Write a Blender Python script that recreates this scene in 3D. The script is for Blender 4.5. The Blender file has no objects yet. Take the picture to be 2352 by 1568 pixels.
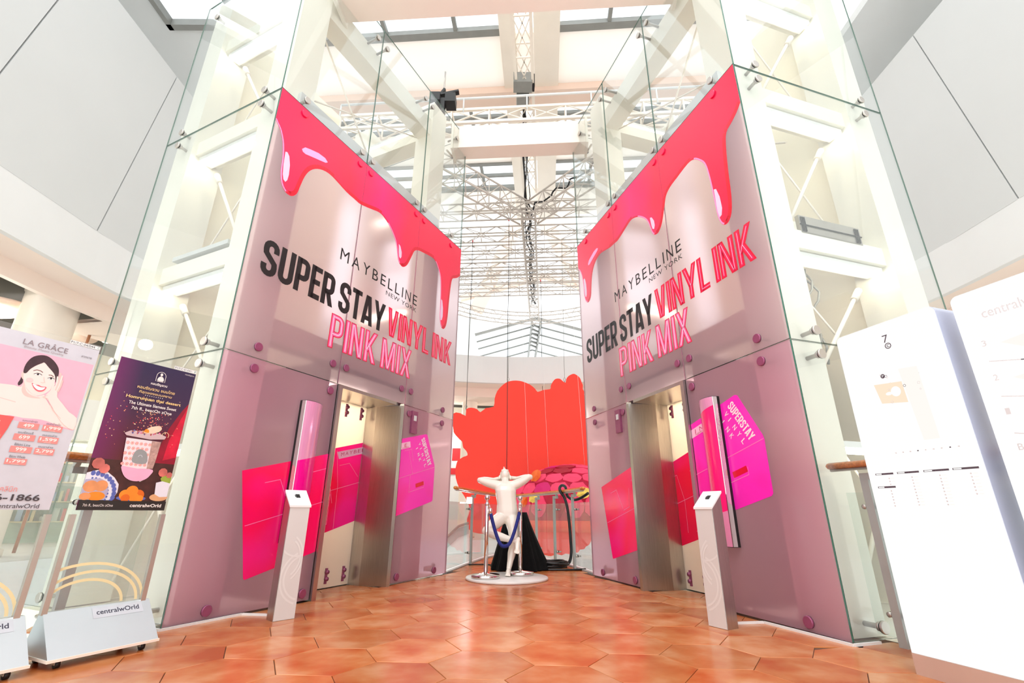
import bpy, math, random
from mathutils import Vector, Matrix

# ------------------------------------------------------------------ camera, world, light, exposure
S = bpy.context.scene
COL = S.collection
PI = math.pi
cam_d = bpy.data.cameras.new('camera')
cam = bpy.data.objects.new('camera', cam_d)
COL.objects.link(cam)
S.camera = cam
cam_d.sensor_width = 36.0
cam_d.lens = 1086.14 / 2352 * 36.0
cam_d.clip_start = 0.02
cam_d.clip_end = 300
cam.matrix_world = (Matrix.Translation((0, 0, 0.81)) @ Matrix.Rotation(PI / 2 + 0.3465, 4, 'X')
                    @ Matrix.Rotation(0.0052, 4, 'Z'))

world = bpy.data.worlds.new('world')
S.world = world
world.use_nodes = True
wn = world.node_tree
wn.nodes['Background'].inputs[0].default_value = (0.97, 0.985, 1.0, 1)
wn.nodes['Background'].inputs[1].default_value = 1.0

S.view_settings.view_transform = 'Standard'
S.view_settings.look = 'None'
S.view_settings.exposure = 1.14
S.view_settings.gamma = 1.0
S.view_settings.use_curve_mapping = False
S.cycles.max_bounces = 14
S.cycles.transparent_max_bounces = 28
S.cycles.diffuse_bounces = 4
S.cycles.glossy_bounces = 4
S.cycles.transmission_bounces = 8
S.cycles.caustics_reflective = False
S.cycles.caustics_refractive = False
S.cycles.sample_clamp_indirect = 6.0
S.cycles.use_denoising = True


def sun(name, rot, e, ang, col=(1, 1, 1)):
    d = bpy.data.lights.new(name, 'SUN')
    d.energy = e
    d.angle = ang
    d.color = col
    o = bpy.data.objects.new(name, d)
    o.rotation_euler = rot
    COL.objects.link(o)
    return o


sun('daylight_sun', (math.radians(28), math.radians(-10), 0), 0.45, math.radians(25), (1, 0.98, 0.95))

for k_, (x_, y_, z_, e_) in enumerate(((-11.2, 4.5, 4.4, 100), (-11.4, 9.6, 4.4, 100), (11.8, 4.5, 4.4, 100), (11.6, 9.6, 4.4, 100), (-3.0, 18.6, 4.2, 90), (4.0, 18.6, 4.2, 90))):  # added fill lights with no fixtures, brightening the gallery soffits
    ld = bpy.data.lights.new('gallery_fill_light', 'POINT')
    ld.energy = e_
    ld.shadow_soft_size = 0.12
    ld.color = (1.0, 0.95, 0.89)
    lo = bpy.data.objects.new('gallery_fill_light', ld)
    lo.location = (x_, y_, z_)
    COL.objects.link(lo)

random.seed(7)


# ------------------------------------------------------------------ materials
def srgb(r, g, b):
    def f(c):
        c /= 255.0
        return c / 12.92 if c <= 0.04045 else ((c + 0.055) / 1.055) ** 2.4
    return (f(r), f(g), f(b), 1.0)


def newmat(name):
    m = bpy.data.materials.new(name)
    m.use_nodes = True
    t = m.node_tree
    for n in list(t.nodes):
        t.nodes.remove(n)
    out = t.nodes.new('ShaderNodeOutputMaterial')
    return m, t, out


def node(t, kind, **kw):
    n = t.nodes.new(kind)
    for k, v in kw.items():
        n.inputs[k].default_value = v
    return n


def noisecol(t, col, amt, scale, detail=4.0, stretch=None):
    tc = t.nodes.new('ShaderNodeTexCoord')
    ns = node(t, 'ShaderNodeTexNoise', Scale=scale, Detail=detail)
    if stretch:
        mp = t.nodes.new('ShaderNodeMapping')
        mp.inputs['Scale'].default_value = stretch
        t.links.new(tc.outputs['Object'], mp.inputs['Vector'])
        t.links.new(mp.outputs[0], ns.inputs['Vector'])
    else:
        t.links.new(tc.outputs['Object'], ns.inputs['Vector'])
    r = t.nodes.new('ShaderNodeValToRGB')
    r.color_ramp.elements[0].position = 0.3
    r.color_ramp.elements[1].position = 0.7
    r.color_ramp.elements[0].color = [max(0, c * (1 - amt)) for c in col[:3]] + [1]
    r.color_ramp.elements[1].color = [min(1, c * (1 + amt)) for c in col[:3]] + [1]
    t.links.new(ns.outputs['Fac'], r.inputs[0])
    return r.outputs[0]


def solid(name, rgb, rough=0.5, metal=0.0, amt=0.04, scale=6.0, spec=0.5, coat=0.0, stretch=None):
    m, t, out = newmat(name)
    b = node(t, 'ShaderNodeBsdfPrincipled', Roughness=rough, Metallic=metal)
    b.inputs['Specular IOR Level'].default_value = spec
    b.inputs['Coat Weight'].default_value = coat
    t.links.new(noisecol(t, srgb(*rgb), amt, scale, stretch=stretch), b.inputs['Base Color'])
    t.links.new(b.outputs[0], out.inputs[0])
    return m


def emit(name, rgb, e):
    m, t, out = newmat(name)
    n = node(t, 'ShaderNodeEmission', Strength=e)
    n.inputs[0].default_value = srgb(*rgb)
    t.links.new(n.outputs[0], out.inputs[0])
    return m


def facing_fresnel(t, ior=1.45):
    """Fresnel weight that is the same on both faces of a thin pane"""
    ge = t.nodes.new('ShaderNodeNewGeometry')
    mr = node(t, 'ShaderNodeMapRange')
    mr.inputs[3].default_value = ior
    mr.inputs[4].default_value = 1 / ior
    t.links.new(ge.outputs['Backfacing'], mr.inputs[0])
    fr = t.nodes.new('ShaderNodeFresnel')
    t.links.new(mr.outputs[0], fr.inputs['IOR'])
    return fr


def glass(name, tint, refl=0.9, rough=0.0, haze=0.0, hazecol=(1, 1, 1, 1)):
    m, t, out = newmat(name)
    tr = t.nodes.new('ShaderNodeBsdfTransparent')
    tr.inputs[0].default_value = tint
    gl = node(t, 'ShaderNodeBsdfGlossy', Roughness=rough)
    gl.inputs[0].default_value = (refl, refl, refl, 1)
    fr = facing_fresnel(t)
    mx = t.nodes.new('ShaderNodeMixShader')
    t.links.new(fr.outputs[0], mx.inputs[0])
    t.links.new(tr.outputs[0], mx.inputs[1])
    t.links.new(gl.outputs[0], mx.inputs[2])
    last = mx
    if haze:
        df = t.nodes.new('ShaderNodeBsdfDiffuse')
        df.inputs[0].default_value = hazecol
        m2 = t.nodes.new('ShaderNodeMixShader')
        m2.inputs[0].default_value = haze
        t.links.new(mx.outputs[0], m2.inputs[1])
        t.links.new(df.outputs[0], m2.inputs[2])
        last = m2
    t.links.new(last.outputs[0], out.inputs[0])
    return m


def film(name, tint, body, clear, gloss_r, blur=0.5):
    """translucent pink vinyl on glass: blurred see-through, some body colour, satin gloss"""
    m, t, out = newmat(name)
    rf = node(t, 'ShaderNodeBsdfRefraction', Roughness=blur, IOR=1.12)
    rf.inputs[0].default_value = tint
    df = t.nodes.new('ShaderNodeBsdfDiffuse')
    t.links.new(noisecol(t, body, 0.03, 1.5), df.inputs[0])
    tl = t.nodes.new('ShaderNodeBsdfTranslucent')
    tl.inputs[0].default_value = body
    a = t.nodes.new('ShaderNodeMixShader')
    a.inputs[0].default_value = 0.62
    t.links.new(df.outputs[0], a.inputs[1])
    t.links.new(tl.outputs[0], a.inputs[2])
    b = t.nodes.new('ShaderNodeMixShader')
    b.inputs[0].default_value = 1 - clear
    t.links.new(rf.outputs[0], b.inputs[1])
    t.links.new(a.outputs[0], b.inputs[2])
    gl = node(t, 'ShaderNodeBsdfGlossy', Roughness=gloss_r)
    fr = facing_fresnel(t)
    c = t.nodes.new('ShaderNodeMixShader')
    t.links.new(fr.outputs[0], c.inputs[0])
    t.links.new(b.outputs[0], c.inputs[1])
    t.links.new(gl.outputs[0], c.inputs[2])
    t.links.new(c.outputs[0], out.inputs[0])
    return m


def inkgrad(name, stops, axis, scale, rough=0.25, noise=0.0):
    """printed colour gradient along an object axis"""
    m, t, out = newmat(name)
    tc = t.nodes.new('ShaderNodeTexCoord')
    mp = t.nodes.new('ShaderNodeMapping')
    mp.inputs['Scale'].default_value = scale
    mp.inputs['Location'].default_value = axis
    t.links.new(tc.outputs['Object'], mp.inputs[0])
    sx = t.nodes.new('ShaderNodeSeparateXYZ')
    t.links.new(mp.outputs[0], sx.inputs[0])
    ad = t.nodes.new('ShaderNodeMath')
    ad.operation = 'ADD'
    t.links.new(sx.outputs[0], ad.inputs[0])
    t.links.new(sx.outputs[2], ad.inputs[1])
    v = ad.outputs[0]
    if noise:
        ns = node(t, 'ShaderNodeTexNoise', Scale=1.6, Detail=1.0)
        t.links.new(tc.outputs['Object'], ns.inputs['Vector'])
        mm = t.nodes.new('ShaderNodeMath')
        mm.operation = 'MULTIPLY_ADD'
        mm.inputs[1].default_value = noise
        t.links.new(ns.outputs['Fac'], mm.inputs[0])
        t.links.new(v, mm.inputs[2])
        v = mm.outputs[0]
    r = t.nodes.new('ShaderNodeValToRGB')
    r.color_ramp.elements[0].position = stops[0][0]
    r.color_ramp.elements[0].color = srgb(*stops[0][1])
    r.color_ramp.elements[1].position = stops[-1][0]
    r.color_ramp.elements[1].color = srgb(*stops[-1][1])
    for p, c in stops[1:-1]:
        r.color_ramp.elements.new(p).color = srgb(*c)
    t.links.new(v, r.inputs[0])
    b = node(t, 'ShaderNodeBsdfPrincipled', Roughness=rough)
    t.links.new(r.outputs[0], b.inputs['Base Color'])
    t.links.new(b.outputs[0], out.inputs[0])
    return m


def tilemat():
    m, t, out = newmat('terracotta_tile')
    oi = t.nodes.new('ShaderNodeObjectInfo')
    tc = t.nodes.new('ShaderNodeTexCoord')
    sh = t.nodes.new('ShaderNodeVectorMath')
    sh.operation = 'MULTIPLY_ADD'
    cb = t.nodes.new('ShaderNodeCombineXYZ')
    for i in range(3):
        t.links.new(oi.outputs['Random'], cb.inputs[i])
    t.links.new(cb.outputs[0], sh.inputs[0])
    sh.inputs[1].default_value = (17, 31, 53)
    t.links.new(tc.outputs['Object'], sh.inputs[2])
    n1 = node(t, 'ShaderNodeTexNoise', Scale=3.2, Detail=4.0, Roughness=0.5)
    t.links.new(sh.outputs[0], n1.inputs['Vector'])
    r = t.nodes.new('ShaderNodeValToRGB')
    r.color_ramp.elements[0].position = 0.32
    r.color_ramp.elements[0].color = srgb(180, 86, 36)
    r.color_ramp.elements[1].position = 0.68
    r.color_ramp.elements[1].color = srgb(208, 148, 104)
    e = r.color_ramp.elements.new(0.5)
    e.color = srgb(194, 118, 66)
    t.links.new(n1.outputs['Fac'], r.inputs[0])
    hv = node(t, 'ShaderNodeHueSaturation', Fac=1.0)
    mr = t.nodes.new('ShaderNodeMapRange')
    mr.inputs[3].default_value = 0.88
    mr.inputs[4].default_value = 1.12
    t.links.new(oi.outputs['Random'], mr.inputs[0])
    t.links.new(mr.outputs[0], hv.inputs['Value'])
    t.links.new(r.outputs[0], hv.inputs['Color'])
    n2 = node(t, 'ShaderNodeTexNoise', Scale=60.0, Detail=3.0)
    t.links.new(tc.outputs['Object'], n2.inputs['Vector'])
    bp = node(t, 'ShaderNodeBump', Strength=0.05, Distance=0.003)
    t.links.new(n2.outputs['Fac'], bp.inputs['Height'])
    b = node(t, 'ShaderNodeBsdfPrincipled', Roughness=0.24)
    b.inputs['Specular IOR Level'].default_value = 0.6
    t.links.new(hv.outputs[0], b.inputs['Base Color'])
    t.links.new(bp.outputs[0], b.inputs['Normal'])
    t.links.new(b.outputs[0], out.inputs[0])
    return m


M = dict(
    tile=tilemat(),
    grout=solid('grout', (96, 66, 50), 0.9, amt=0.15, scale=40),
    white=solid('white_paint', (228, 229, 228), 0.6, amt=0.012, scale=1.5),
    cladding=solid('white_cladding', (209, 211, 210), 0.45, amt=0.01, scale=1.0),
    peach=solid('peach_soffit', (236, 208, 190), 0.6, amt=0.02, scale=1.0),
    soffit=solid('warm_white_soffit', (246, 230, 218), 0.6, amt=0.015, scale=1.0),
    grey=solid('grey_ceiling', (222, 224, 222), 0.7, amt=0.02, scale=1.0),
    cream=solid('cream_steel_paint', (242, 238, 224), 0.35, amt=0.025, scale=2.0),
    creamwall=solid('cream_shaft_panel', (254, 245, 222), 0.45, amt=0.03, scale=1.2),
    frost=solid('frosted_shaft_lining', (226, 206, 196), 0.4, amt=0.05, scale=0.9),
    steelw=solid('warm_white_steel', (246, 236, 222), 0.4, amt=0.02, scale=2.0),
    alu=solid('truss_aluminium', (206, 197, 188), 0.45, 0.1, amt=0.05, scale=9.0),
    mull=solid('grey_mullion', (140, 140, 135), 0.5, amt=0.06, scale=4.0),
    black=solid('black_paint', (10, 10, 11), 0.5, amt=0.2, scale=10),
    cable=solid('black_cable', (17, 18, 21), 0.38, amt=0.2, scale=20),
    cloth=solid('black_cloth', (9, 9, 10), 0.9, amt=0.3, scale=30, spec=0.2),
    gasket=solid('black_gasket', (14, 14, 16), 0.45, amt=0.2, scale=60),
    steel=solid('brushed_steel', (196, 190, 183), 0.36, 0.85, amt=0.05, scale=6.0),
    steeld=solid('dark_brushed_steel', (190, 186, 180), 0.3, 1.0, amt=0.12, scale=5.0, stretch=(60, 60, 1)),
    chrome=solid('polished_steel', (214, 208, 204), 0.08, 1.0, amt=0.03, scale=4.0),
    brush=solid('satin_steel_sheet', (204, 211, 216), 0.38, 0.9, amt=0.035, scale=3.0),
    railpost=solid('grey_painted_post', (176, 182, 180), 0.4, 0.2, amt=0.05, scale=6.0),
    wood=solid('varnished_wood', (212, 126, 48), 0.25, amt=0.25, scale=5.0, coat=0.5, stretch=(1, 12, 12)),
    clear=glass('clear_glass', (0.962, 0.978, 0.972, 1), 0.75, 0.0, 0.045, (0.93, 0.965, 0.955, 1)),
    railglass=glass('rail_glass', (0.93, 0.965, 0.95, 1), 0.8, 0.0, 0.03, (0.95, 0.98, 0.96, 1)),
    sky=glass('skylight_glass', (0.93, 0.96, 0.97, 1), 0.5, 0.05, 0.06, (0.9, 0.95, 0.97, 1)),
    acrylic=glass('acrylic', (0.97, 0.975, 0.97, 1), 0.8, 0.0, 0.04, (1, 1, 0.98, 1)),
    edgepale=solid('pale_green_panel', (206, 220, 206), 0.4, amt=0.1, scale=2.0),
    edge=solid('green_glass_edge', (58, 104, 88), 0.2, amt=0.15, scale=3.0),
    filmedge=solid('pink_film_edge', (206, 120, 152), 0.4, amt=0.05, scale=3.0),
    film=film('pink_vinyl_film', (0.98, 0.82, 0.87, 1), srgb(255, 220, 228), 0.5, 0.2),
    filmlow=film('mauve_vinyl_film', (0.94, 0.64, 0.77, 1), srgb(255, 200, 218), 0.42, 0.18, 0.34),
    doorglass=solid('frosted_door_glass', (250, 238, 226), 0.3, amt=0.02, scale=1.5),
    drip=inkgrad('drip_ink', [(0.0, (255, 26, 88)), (0.35, (255, 20, 70)), (0.52, (255, 24, 120)), (0.68, (255, 34, 78)), (1.0, (250, 10, 70))],
                 (0, 0, 0), (0.27, 0, 0), 0.3, 0.12),
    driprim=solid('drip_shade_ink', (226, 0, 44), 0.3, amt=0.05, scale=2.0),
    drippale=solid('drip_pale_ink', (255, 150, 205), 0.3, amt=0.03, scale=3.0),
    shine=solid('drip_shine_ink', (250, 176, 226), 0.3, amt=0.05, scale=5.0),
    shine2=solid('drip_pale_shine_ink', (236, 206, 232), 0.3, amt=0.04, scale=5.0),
    inkblack=solid('black_ink', (16, 9, 12), 0.5, amt=0.2, scale=3.0),
    inkred=solid('red_ink', (228, 14, 54), 0.3, amt=0.08, scale=4.0),
    inkpink=solid('hot_pink_ink', (244, 34, 92), 0.3, amt=0.12, scale=4.0),
    inkpink2=solid('light_pink_ink', (252, 106, 166), 0.3, amt=0.12, scale=4.0),
    inkplate=solid('plate_letter_ink', (206, 60, 110), 0.3, amt=0.08, scale=4.0),
    inkpale=solid('pale_pink_ink', (255, 196, 224), 0.3, amt=0.04, scale=5.0),
    boxink=inkgrad('box_ink', [(0.0, (226, 0, 40)), (0.25, (255, 4, 70)), (0.45, (255, 20, 140)), (0.6, (255, 6, 90)), (0.8, (252, 0, 110)), (1.0, (255, 40, 190))],
                   (0, 0, 0), (0.16, 0, 0.16), 0.25, 0.75),
    boxline=solid('box_line_ink', (255, 130, 190), 0.3, amt=0.05, scale=5.0),
    inkwhite=solid('white_ink', (246, 226, 232), 0.4, amt=0.03, scale=5.0),
    pinksteel=solid('film_covered_steel', (150, 78, 112), 0.3, 0.3, amt=0.08, scale=30.0),
    tube=emit('fluorescent_tube', (255, 247, 226), 9.0),
    lightbox=emit('lit_lightbox', (255, 253, 251), 0.47),
    lens=emit('flare_glow', (255, 255, 255), 14.0),
    mallwhite=solid('board_white', (244, 243, 242), 0.35, amt=0.01, scale=2.0),
    boardside=solid('board_side', (196, 202, 224), 0.3, 0.2, amt=0.04, scale=1.5),
    plinth=solid('board_plinth', (206, 184, 172), 0.35, 0.3, amt=0.05, scale=3.0),
    statue=solid('white_gloss_fibreglass', (240, 234, 220), 0.12, amt=0.015, scale=3.0, coat=0.6),
    disc=solid('pale_grey_disc', (214, 212, 206), 0.35, amt=0.06, scale=8.0),
    velvet=solid('navy_velvet', (16, 30, 112), 0.75, amt=0.25, scale=40),
    cloud=solid('red_board', (255, 74, 62), 0.75, amt=0.02, scale=2.0, spec=0.2),
    petal=solid('pink_petal', (250, 62, 108), 0.6, amt=0.06, scale=3.0),
    petalr=solid('coral_petal', (255, 84, 84), 0.6, amt=0.06, scale=3.0),
    petalm=solid('magenta_petal', (222, 14, 112), 0.6, amt=0.06, scale=3.0),
    petald=solid('crimson_petal', (176, 8, 44), 0.6, amt=0.08, scale=3.0),
    petalgap=solid('deep_pink_dome', (190, 10, 60), 0.7, amt=0.06, scale=3.0),
    gold=solid('yellow_foil', (248, 206, 92), 0.3, 0.2, amt=0.15, scale=14.0),
    orange=solid('orange_foil', (255, 110, 40), 0.3, 0.1, amt=0.12, scale=14.0),
    copper=solid('copper_rod', (196, 140, 106), 0.3, 0.8, amt=0.08, scale=9.0),
    shopred=solid('red_shop_panel', (214, 30, 40), 0.5, amt=0.08, scale=3.0),
    shopblue=solid('blue_grey_panel', (178, 192, 222), 0.5, amt=0.08, scale=2.0),
    shopwood=solid('pale_wood_panel', (240, 214, 170), 0.5, amt=0.15, scale=5.0, stretch=(1, 1, 10)),
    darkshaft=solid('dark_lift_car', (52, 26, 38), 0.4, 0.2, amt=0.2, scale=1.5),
)


# ------------------------------------------------------------------ mesh helpers
class MB:
    def __init__(s):
        s.v, s.f, s.m, s.sm = [], [], [], []

    def add(s, vs, fs, mi=0, smooth=False):
        o = len(s.v)
        s.v += [tuple(p) for p in vs]
        for q in fs:
            s.f.append([i + o for i in q])
            s.m.append(mi)
            s.sm.append(smooth)
        return s

    def box(s, x0, x1, y0, y1, z0, z1, mi=0, sides=None, back=None):
        vs = [(x0, y0, z0), (x1, y0, z0), (x1, y1, z0), (x0, y1, z0), (x0, y0, z1), (x1, y0, z1), (x1, y1, z1), (x0, y1, z1)]
        fs = [(0, 3, 2, 1), (4, 5, 6, 7), (0, 1, 5, 4), (1, 2, 6, 5), (2, 3, 7, 6), (3, 0, 4, 7)]
        if sides is None:
            return s.add(vs, fs, mi)
        o = len(s.v)
        s.v += vs
        for k, q in enumerate(fs):
            s.f.append([i + o for i in q])
            s.m.append(mi if k == 2 else (mi if back is None else back) if k == 4 else sides)
            s.sm.append(False)
        return s

    def bar(s, p, q, w, h=None, mi=0, up=(0, 0, 1)):
        h = h or w
        p, q = Vector(p), Vector(q)
        d = (q - p).normalized()
        u = Vector(up)
        if abs(d.dot(u)) > 0.99:
            u = Vector((1, 0, 0))
        a = d.cross(u).normalized() * w / 2
        b = a.cross(d).normalized() * h / 2
        vs = [p - a - b, p + a - b, p + a + b, p - a + b, q - a - b, q + a - b, q + a + b, q - a + b]
        return s.add(vs, [(0, 3, 2, 1), (4, 5, 6, 7), (0, 1, 5, 4), (1, 2, 6, 5), (2, 3, 7, 6), (3, 0, 4, 7)], mi)

    def tube(s, pts, r, n=10, mi=0, cap=True, closed=False):
        pts = [Vector(p) for p in pts]
        N = len(pts)
        rr = r if isinstance(r, (list, tuple)) else [r] * N
        vs, prev = [], None
        for i, p in enumerate(pts):
            if closed:
                d = pts[(i + 1) % N] - pts[i - 1]
            else:
                d = pts[min(i + 1, N - 1)] - pts[max(i - 1, 0)]
            d = d.normalized() if d.length > 1e-9 else Vector((0, 0, 1))
            if prev is None:
                u = Vector((0, 0, 1)) if abs(d.z) < 0.9 else Vector((1, 0, 0))
                a = d.cross(u).normalized()
            else:
                a = (prev - d * prev.dot(d)).normalized()
            prev = a
            b = d.cross(a)
            for k in range(n):
                t = 2 * PI * k / n
                vs.append(p + (a * math.cos(t) + b * math.sin(t)) * rr[i])
        fs = []
        for i in range(N if closed else N - 1):
            j = (i + 1) % N
            for k in range(n):
                k2 = (k + 1) % n
                fs.append((i * n + k, i * n + k2, j * n + k2, j * n + k))
        s.add(vs, fs, mi, True)
        if cap and not closed:
            o = len(s.v) - len(vs)
            s.f.append([o + k for k in range(n)][::-1])
            s.f.append([o + (N - 1) * n + k for k in range(n)])
            s.m += [mi, mi]
            s.sm += [False, False]
        return s

    def cyl(s, p, q, r, n=16, mi=0, r2=None):
        return s.tube([p, q], [r, r if r2 is None else r2], n, mi)

    def lathe(s, prof, c=(0, 0, 0), n=32, mi=0, axis='z', smooth=True):
        vs, fs = [], []
        for (r, z) in prof:
            for k in range(n):
                t = 2 * PI * k / n
                x, y = r * math.cos(t), r * math.sin(t)
                vs.append((c[0] + x, c[1] + y, c[2] + z))
        for i in range(len(prof) - 1):
            for k in range(n):
                k2 = (k + 1) % n
                fs.append((i * n + k, i * n + k2, (i + 1) * n + k2, (i + 1) * n + k))
        s.add(vs, fs, mi, smooth)
        o = len(s.v) - len(vs)
        s.f.append([o + k for k in range(n)][::-1])
        s.f.append([o + (len(prof) - 1) * n + k for k in range(n)])
        s.m += [mi, mi]
        s.sm += [False, False]
        return s

    def prism(s, poly, f0, f1, mi=0, smi=None):
        """poly: 2-d points; f0/f1 map (a, b) to the back and front 3-d points"""
        n = len(poly)
        ar = sum(poly[i][0] * poly[(i + 1) % n][1] - poly[(i + 1) % n][0] * poly[i][1] for i in range(n))
        if ar < 0:
            poly = poly[::-1]
        vs = [f0(*p) for p in poly] + [f1(*p) for p in poly]
        o = len(s.v)
        s.v += [tuple(p) for p in vs]
        s.f.append([o + n + i for i in range(n)])
        s.f.append([o + i for i in range(n)][::-1])
        s.m += [mi, mi]
        s.sm += [False, False]
        for i in range(n):
            j = (i + 1) % n
            s.f.append([o + i, o + j, o + n + j, o + n + i])
            s.m.append(mi if smi is None else smi)
            s.sm.append(False)
        return s

    def flat(s, poly, f, mi=0):
        n = len(poly)
        ar = sum(poly[i][0] * poly[(i + 1) % n][1] - poly[(i + 1) % n][0] * poly[i][1] for i in range(n))
        if ar < 0:
            poly = poly[::-1]
        return s.add([f(*p) for p in poly], [tuple(range(n))], mi)

    def mesh(s, name, mats):
        me = bpy.data.meshes.new(name)
        me.from_pydata(s.v, [], s.f)
        me.polygons.foreach_set('material_index', s.m)
        me.polygons.foreach_set('use_smooth', s.sm)
        for m in (mats if isinstance(mats, (list, tuple)) else [mats]):
            me.materials.append(m)
        me.update()
        return me

    def build(s, name, mats, parent=None, **kw):
        o = bpy.data.objects.new(name, s.mesh(name, mats))
        return link(o, parent, **kw)


def link(o, parent=None, label=None, cat=None, group=None, kind=None, loc=None, rotz=None):
    COL.objects.link(o)
    if parent:
        o.parent = parent
    if label:
        o['label'] = label
    if cat:
        o['category'] = cat
    if group:
        o['group'] = group
    if kind:
        o['kind'] = kind
    if loc is not None:
        o.location = loc
    if rotz is not None:
        o.rotation_euler = (0, 0, rotz)
    return o


def empty(name, loc=(0, 0, 0), rotz=0, **kw):
    o = bpy.data.objects.new(name, None)
    o.empty_display_size = 0.1
    return link(o, loc=loc, rotz=rotz, **kw)


def inst(name, me, parent=None, **kw):
    return link(bpy.data.objects.new(name, me), parent, **kw)


def arc(cx, cy, r, a0, a1, n, ry=None):
    ry = ry or r
    return [(cx + r * math.cos(a0 + (a1 - a0) * i / n), cy + ry * math.sin(a0 + (a1 - a0) * i / n)) for i in range(n + 1)]


def clip(poly, a, b, c):
    """keep a*x + b*y <= c"""
    out = []
    for i in range(len(poly)):
        p, q = poly[i], poly[(i + 1) % len(poly)]
        dp, dq = a * p[0] + b * p[1] - c, a * q[0] + b * q[1] - c
        if dp <= 0:
            out.append(p)
        if (dp < 0 < dq) or (dq < 0 < dp):
            t = dp / (dp - dq)
            out.append((p[0] + t * (q[0] - p[0]), p[1] + t * (q[1] - p[1])))
    return out


# ---- stroke lettering (condensed capitals), every glyph a set of centre lines in a box of height 1
def glyph(ch, w, t):
    a, b, T, B, m = t / 2, w - t / 2, 1 - t / 2, t / 2, w / 2
    r = (b - a) / 2
    if ch == 'S':
        return [[(b, 0.68)] + arc(m, T - r, r, 0, PI, 8) + [(a, 0.70), (a + 0.03 * w, 0.62), (m, 0.5), (b - 0.03 * w, 0.38), (b, 0.30)]
                + arc(m, B + r, r, 0, -PI, 8) + [(a, 0.32)]]
    if ch == 'U':
        return [[(a, 1.0)] + arc(m, B + r, r, PI, 2 * PI, 9) + [(b, 1.0)]]
    if ch in 'PR':
        q = r * 0.9
        k = 0.42
        L = [[(a, 0), (a, 1)], [(a, T)] + arc(b - q, T - q, q, PI / 2, 0, 5) + arc(b - q, k + q, q, 0, -PI / 2, 5) + [(a, k)]]
        if ch == 'R':
            L.append([(m, k), (b + 0.02, -0.08)])
        return L
    if ch == 'E':
        return [[(a, 0), (a, 1)], [(a, T), (w, T)], [(a, 0.51), (w * 0.9, 0.51)], [(a, B), (w, B)]]
    if ch == 'T':
        return [[(0, T), (w, T)], [(m, 0), (m, 1)]]
    if ch == 'A':
        return [[(a - 0.02, -0.1), (m - t * 0.12, 1.1)], [(b + 0.02, -0.1), (m + t * 0.12, 1.1)], [(a + 0.05, 0.22), (b - 0.05, 0.22)]]
    if ch == 'V':
        return [[(a - 0.02, 1.1), (m - t * 0.1, -0.1)], [(b + 0.02, 1.1), (m + t * 0.1, -0.1)]]
    if ch == 'Y':
        return [[(a - 0.05, 1.1), (m, 0.38)], [(b + 0.05, 1.1), (m, 0.38)], [(m, 0), (m, 0.44)]]
    if ch == 'I':
        return [[(a, 0), (a, 1)]]
    if ch == 'N':
        return [[(a, 0), (a, 1)], [(a - 0.01, 1.08), (b + 0.01, -0.08)], [(b, 0), (b, 1)]]
    if ch == 'M':
        return [[(a, 0), (a, 1)], [(a, 1.08), (m, 0.02)], [(b, 1.08), (m, 0.02)], [(b, 0), (b, 1)]]
    if ch == 'L':
        return [[(a, 0), (a, 1)], [(a, B), (w, B)]]
    if ch == 'K':
        return [[(a, 0), (a, 1)], [(a, 0.34), (b + 0.04, 1.08)], [(a + 0.32 * (b - a), 0.53), (b + 0.04, -0.1)]]
    if ch == 'X':
        return [[(a - 0.02, 1.06), (b + 0.02, -0.06)], [(b + 0.02, 1.06), (a - 0.02, -0.06)]]
    return []


def strip(path, t):
    """offset a polyline into quads"""
    L = []
    n = len(path)
    for i in range(n):
        p = Vector(path[i])
        d0 = (p - Vector(path[i - 1])).normalized() if i else None
        d1 = (Vector(path[i + 1]) - p).normalized() if i < n - 1 else None
        d0 = d0 or d1
        d1 = d1 or d0
        nn = Vector((-(d0 + d1).y, (d0 + d1).x))
        nn = nn.normalized() if nn.length > 1e-6 else Vector((-d0.y, d0.x))
        k = max(0.5, nn.dot(Vector((-d0.y, d0.x))))
        o = nn * (t / 2 / k)
        L.append(((p.x - o.x, p.y - o.y), (p.x + o.x, p.y + o.y)))
    return [[L[i][0], L[i + 1][0], L[i + 1][1], L[i][1]] for i in range(n - 1)]


WID = dict(S=.46, U=.46, P=.45, E=.38, R=.46, T=.42, A=.50, Y=.50, V=.48, I=.135, N=.50, L=.36, K=.48, M=.62, X=.50)


def word(mb, text, x0, x1, z0, z1, layers, f, gap=0.05, space=0.15, stem=0.16):
    """layers: (stroke width factor, inset, y, material index)"""
    h = z1 - z0
    tot = sum((space if c == ' ' else WID[c] + gap) for c in text) - gap
    sx = (x1 - x0) / tot
    for (tf, zin, y, mi) in layers:
        x = 0.0
        for c in text:
            if c == ' ':
                x += space
                continue
            w = WID[c]
            for path in glyph(c, w, stem):
                for q in strip(path, stem * tf):
                    q = clip(clip(q, 0, 1, 1 - zin), 0, -1, -zin)
                    q = clip(clip(q, 1, 0, w - zin * 0.6), -1, 0, -zin * 0.6) if c in 'NMKX' else q
                    if len(q) > 2:
                        mb.flat([(x0 + (x + a) * sx, z0 + b * h) for a, b in q], lambda a, b: f(a, y, b), mi)
            x += w + gap


def text2d(body, spacing=1.0, bold=0.0):
    cu = bpy.data.curves.new('lettering', 'FONT')
    cu.body = body
    cu.resolution_u = 3
    cu.space_character = spacing
    cu.offset = bold
    o = bpy.data.objects.new('lettering', cu)
    COL.objects.link(o)
    dg = bpy.context.evaluated_depsgraph_get()
    me = bpy.data.meshes.new_from_object(o.evaluated_get(dg))
    vs = [(v.co.x, v.co.y) for v in me.vertices]
    fs = [tuple(p.vertices) for p in me.polygons]
    bpy.data.objects.remove(o)
    bpy.data.curves.remove(cu)
    bpy.data.meshes.remove(me)
    return vs, fs


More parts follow.
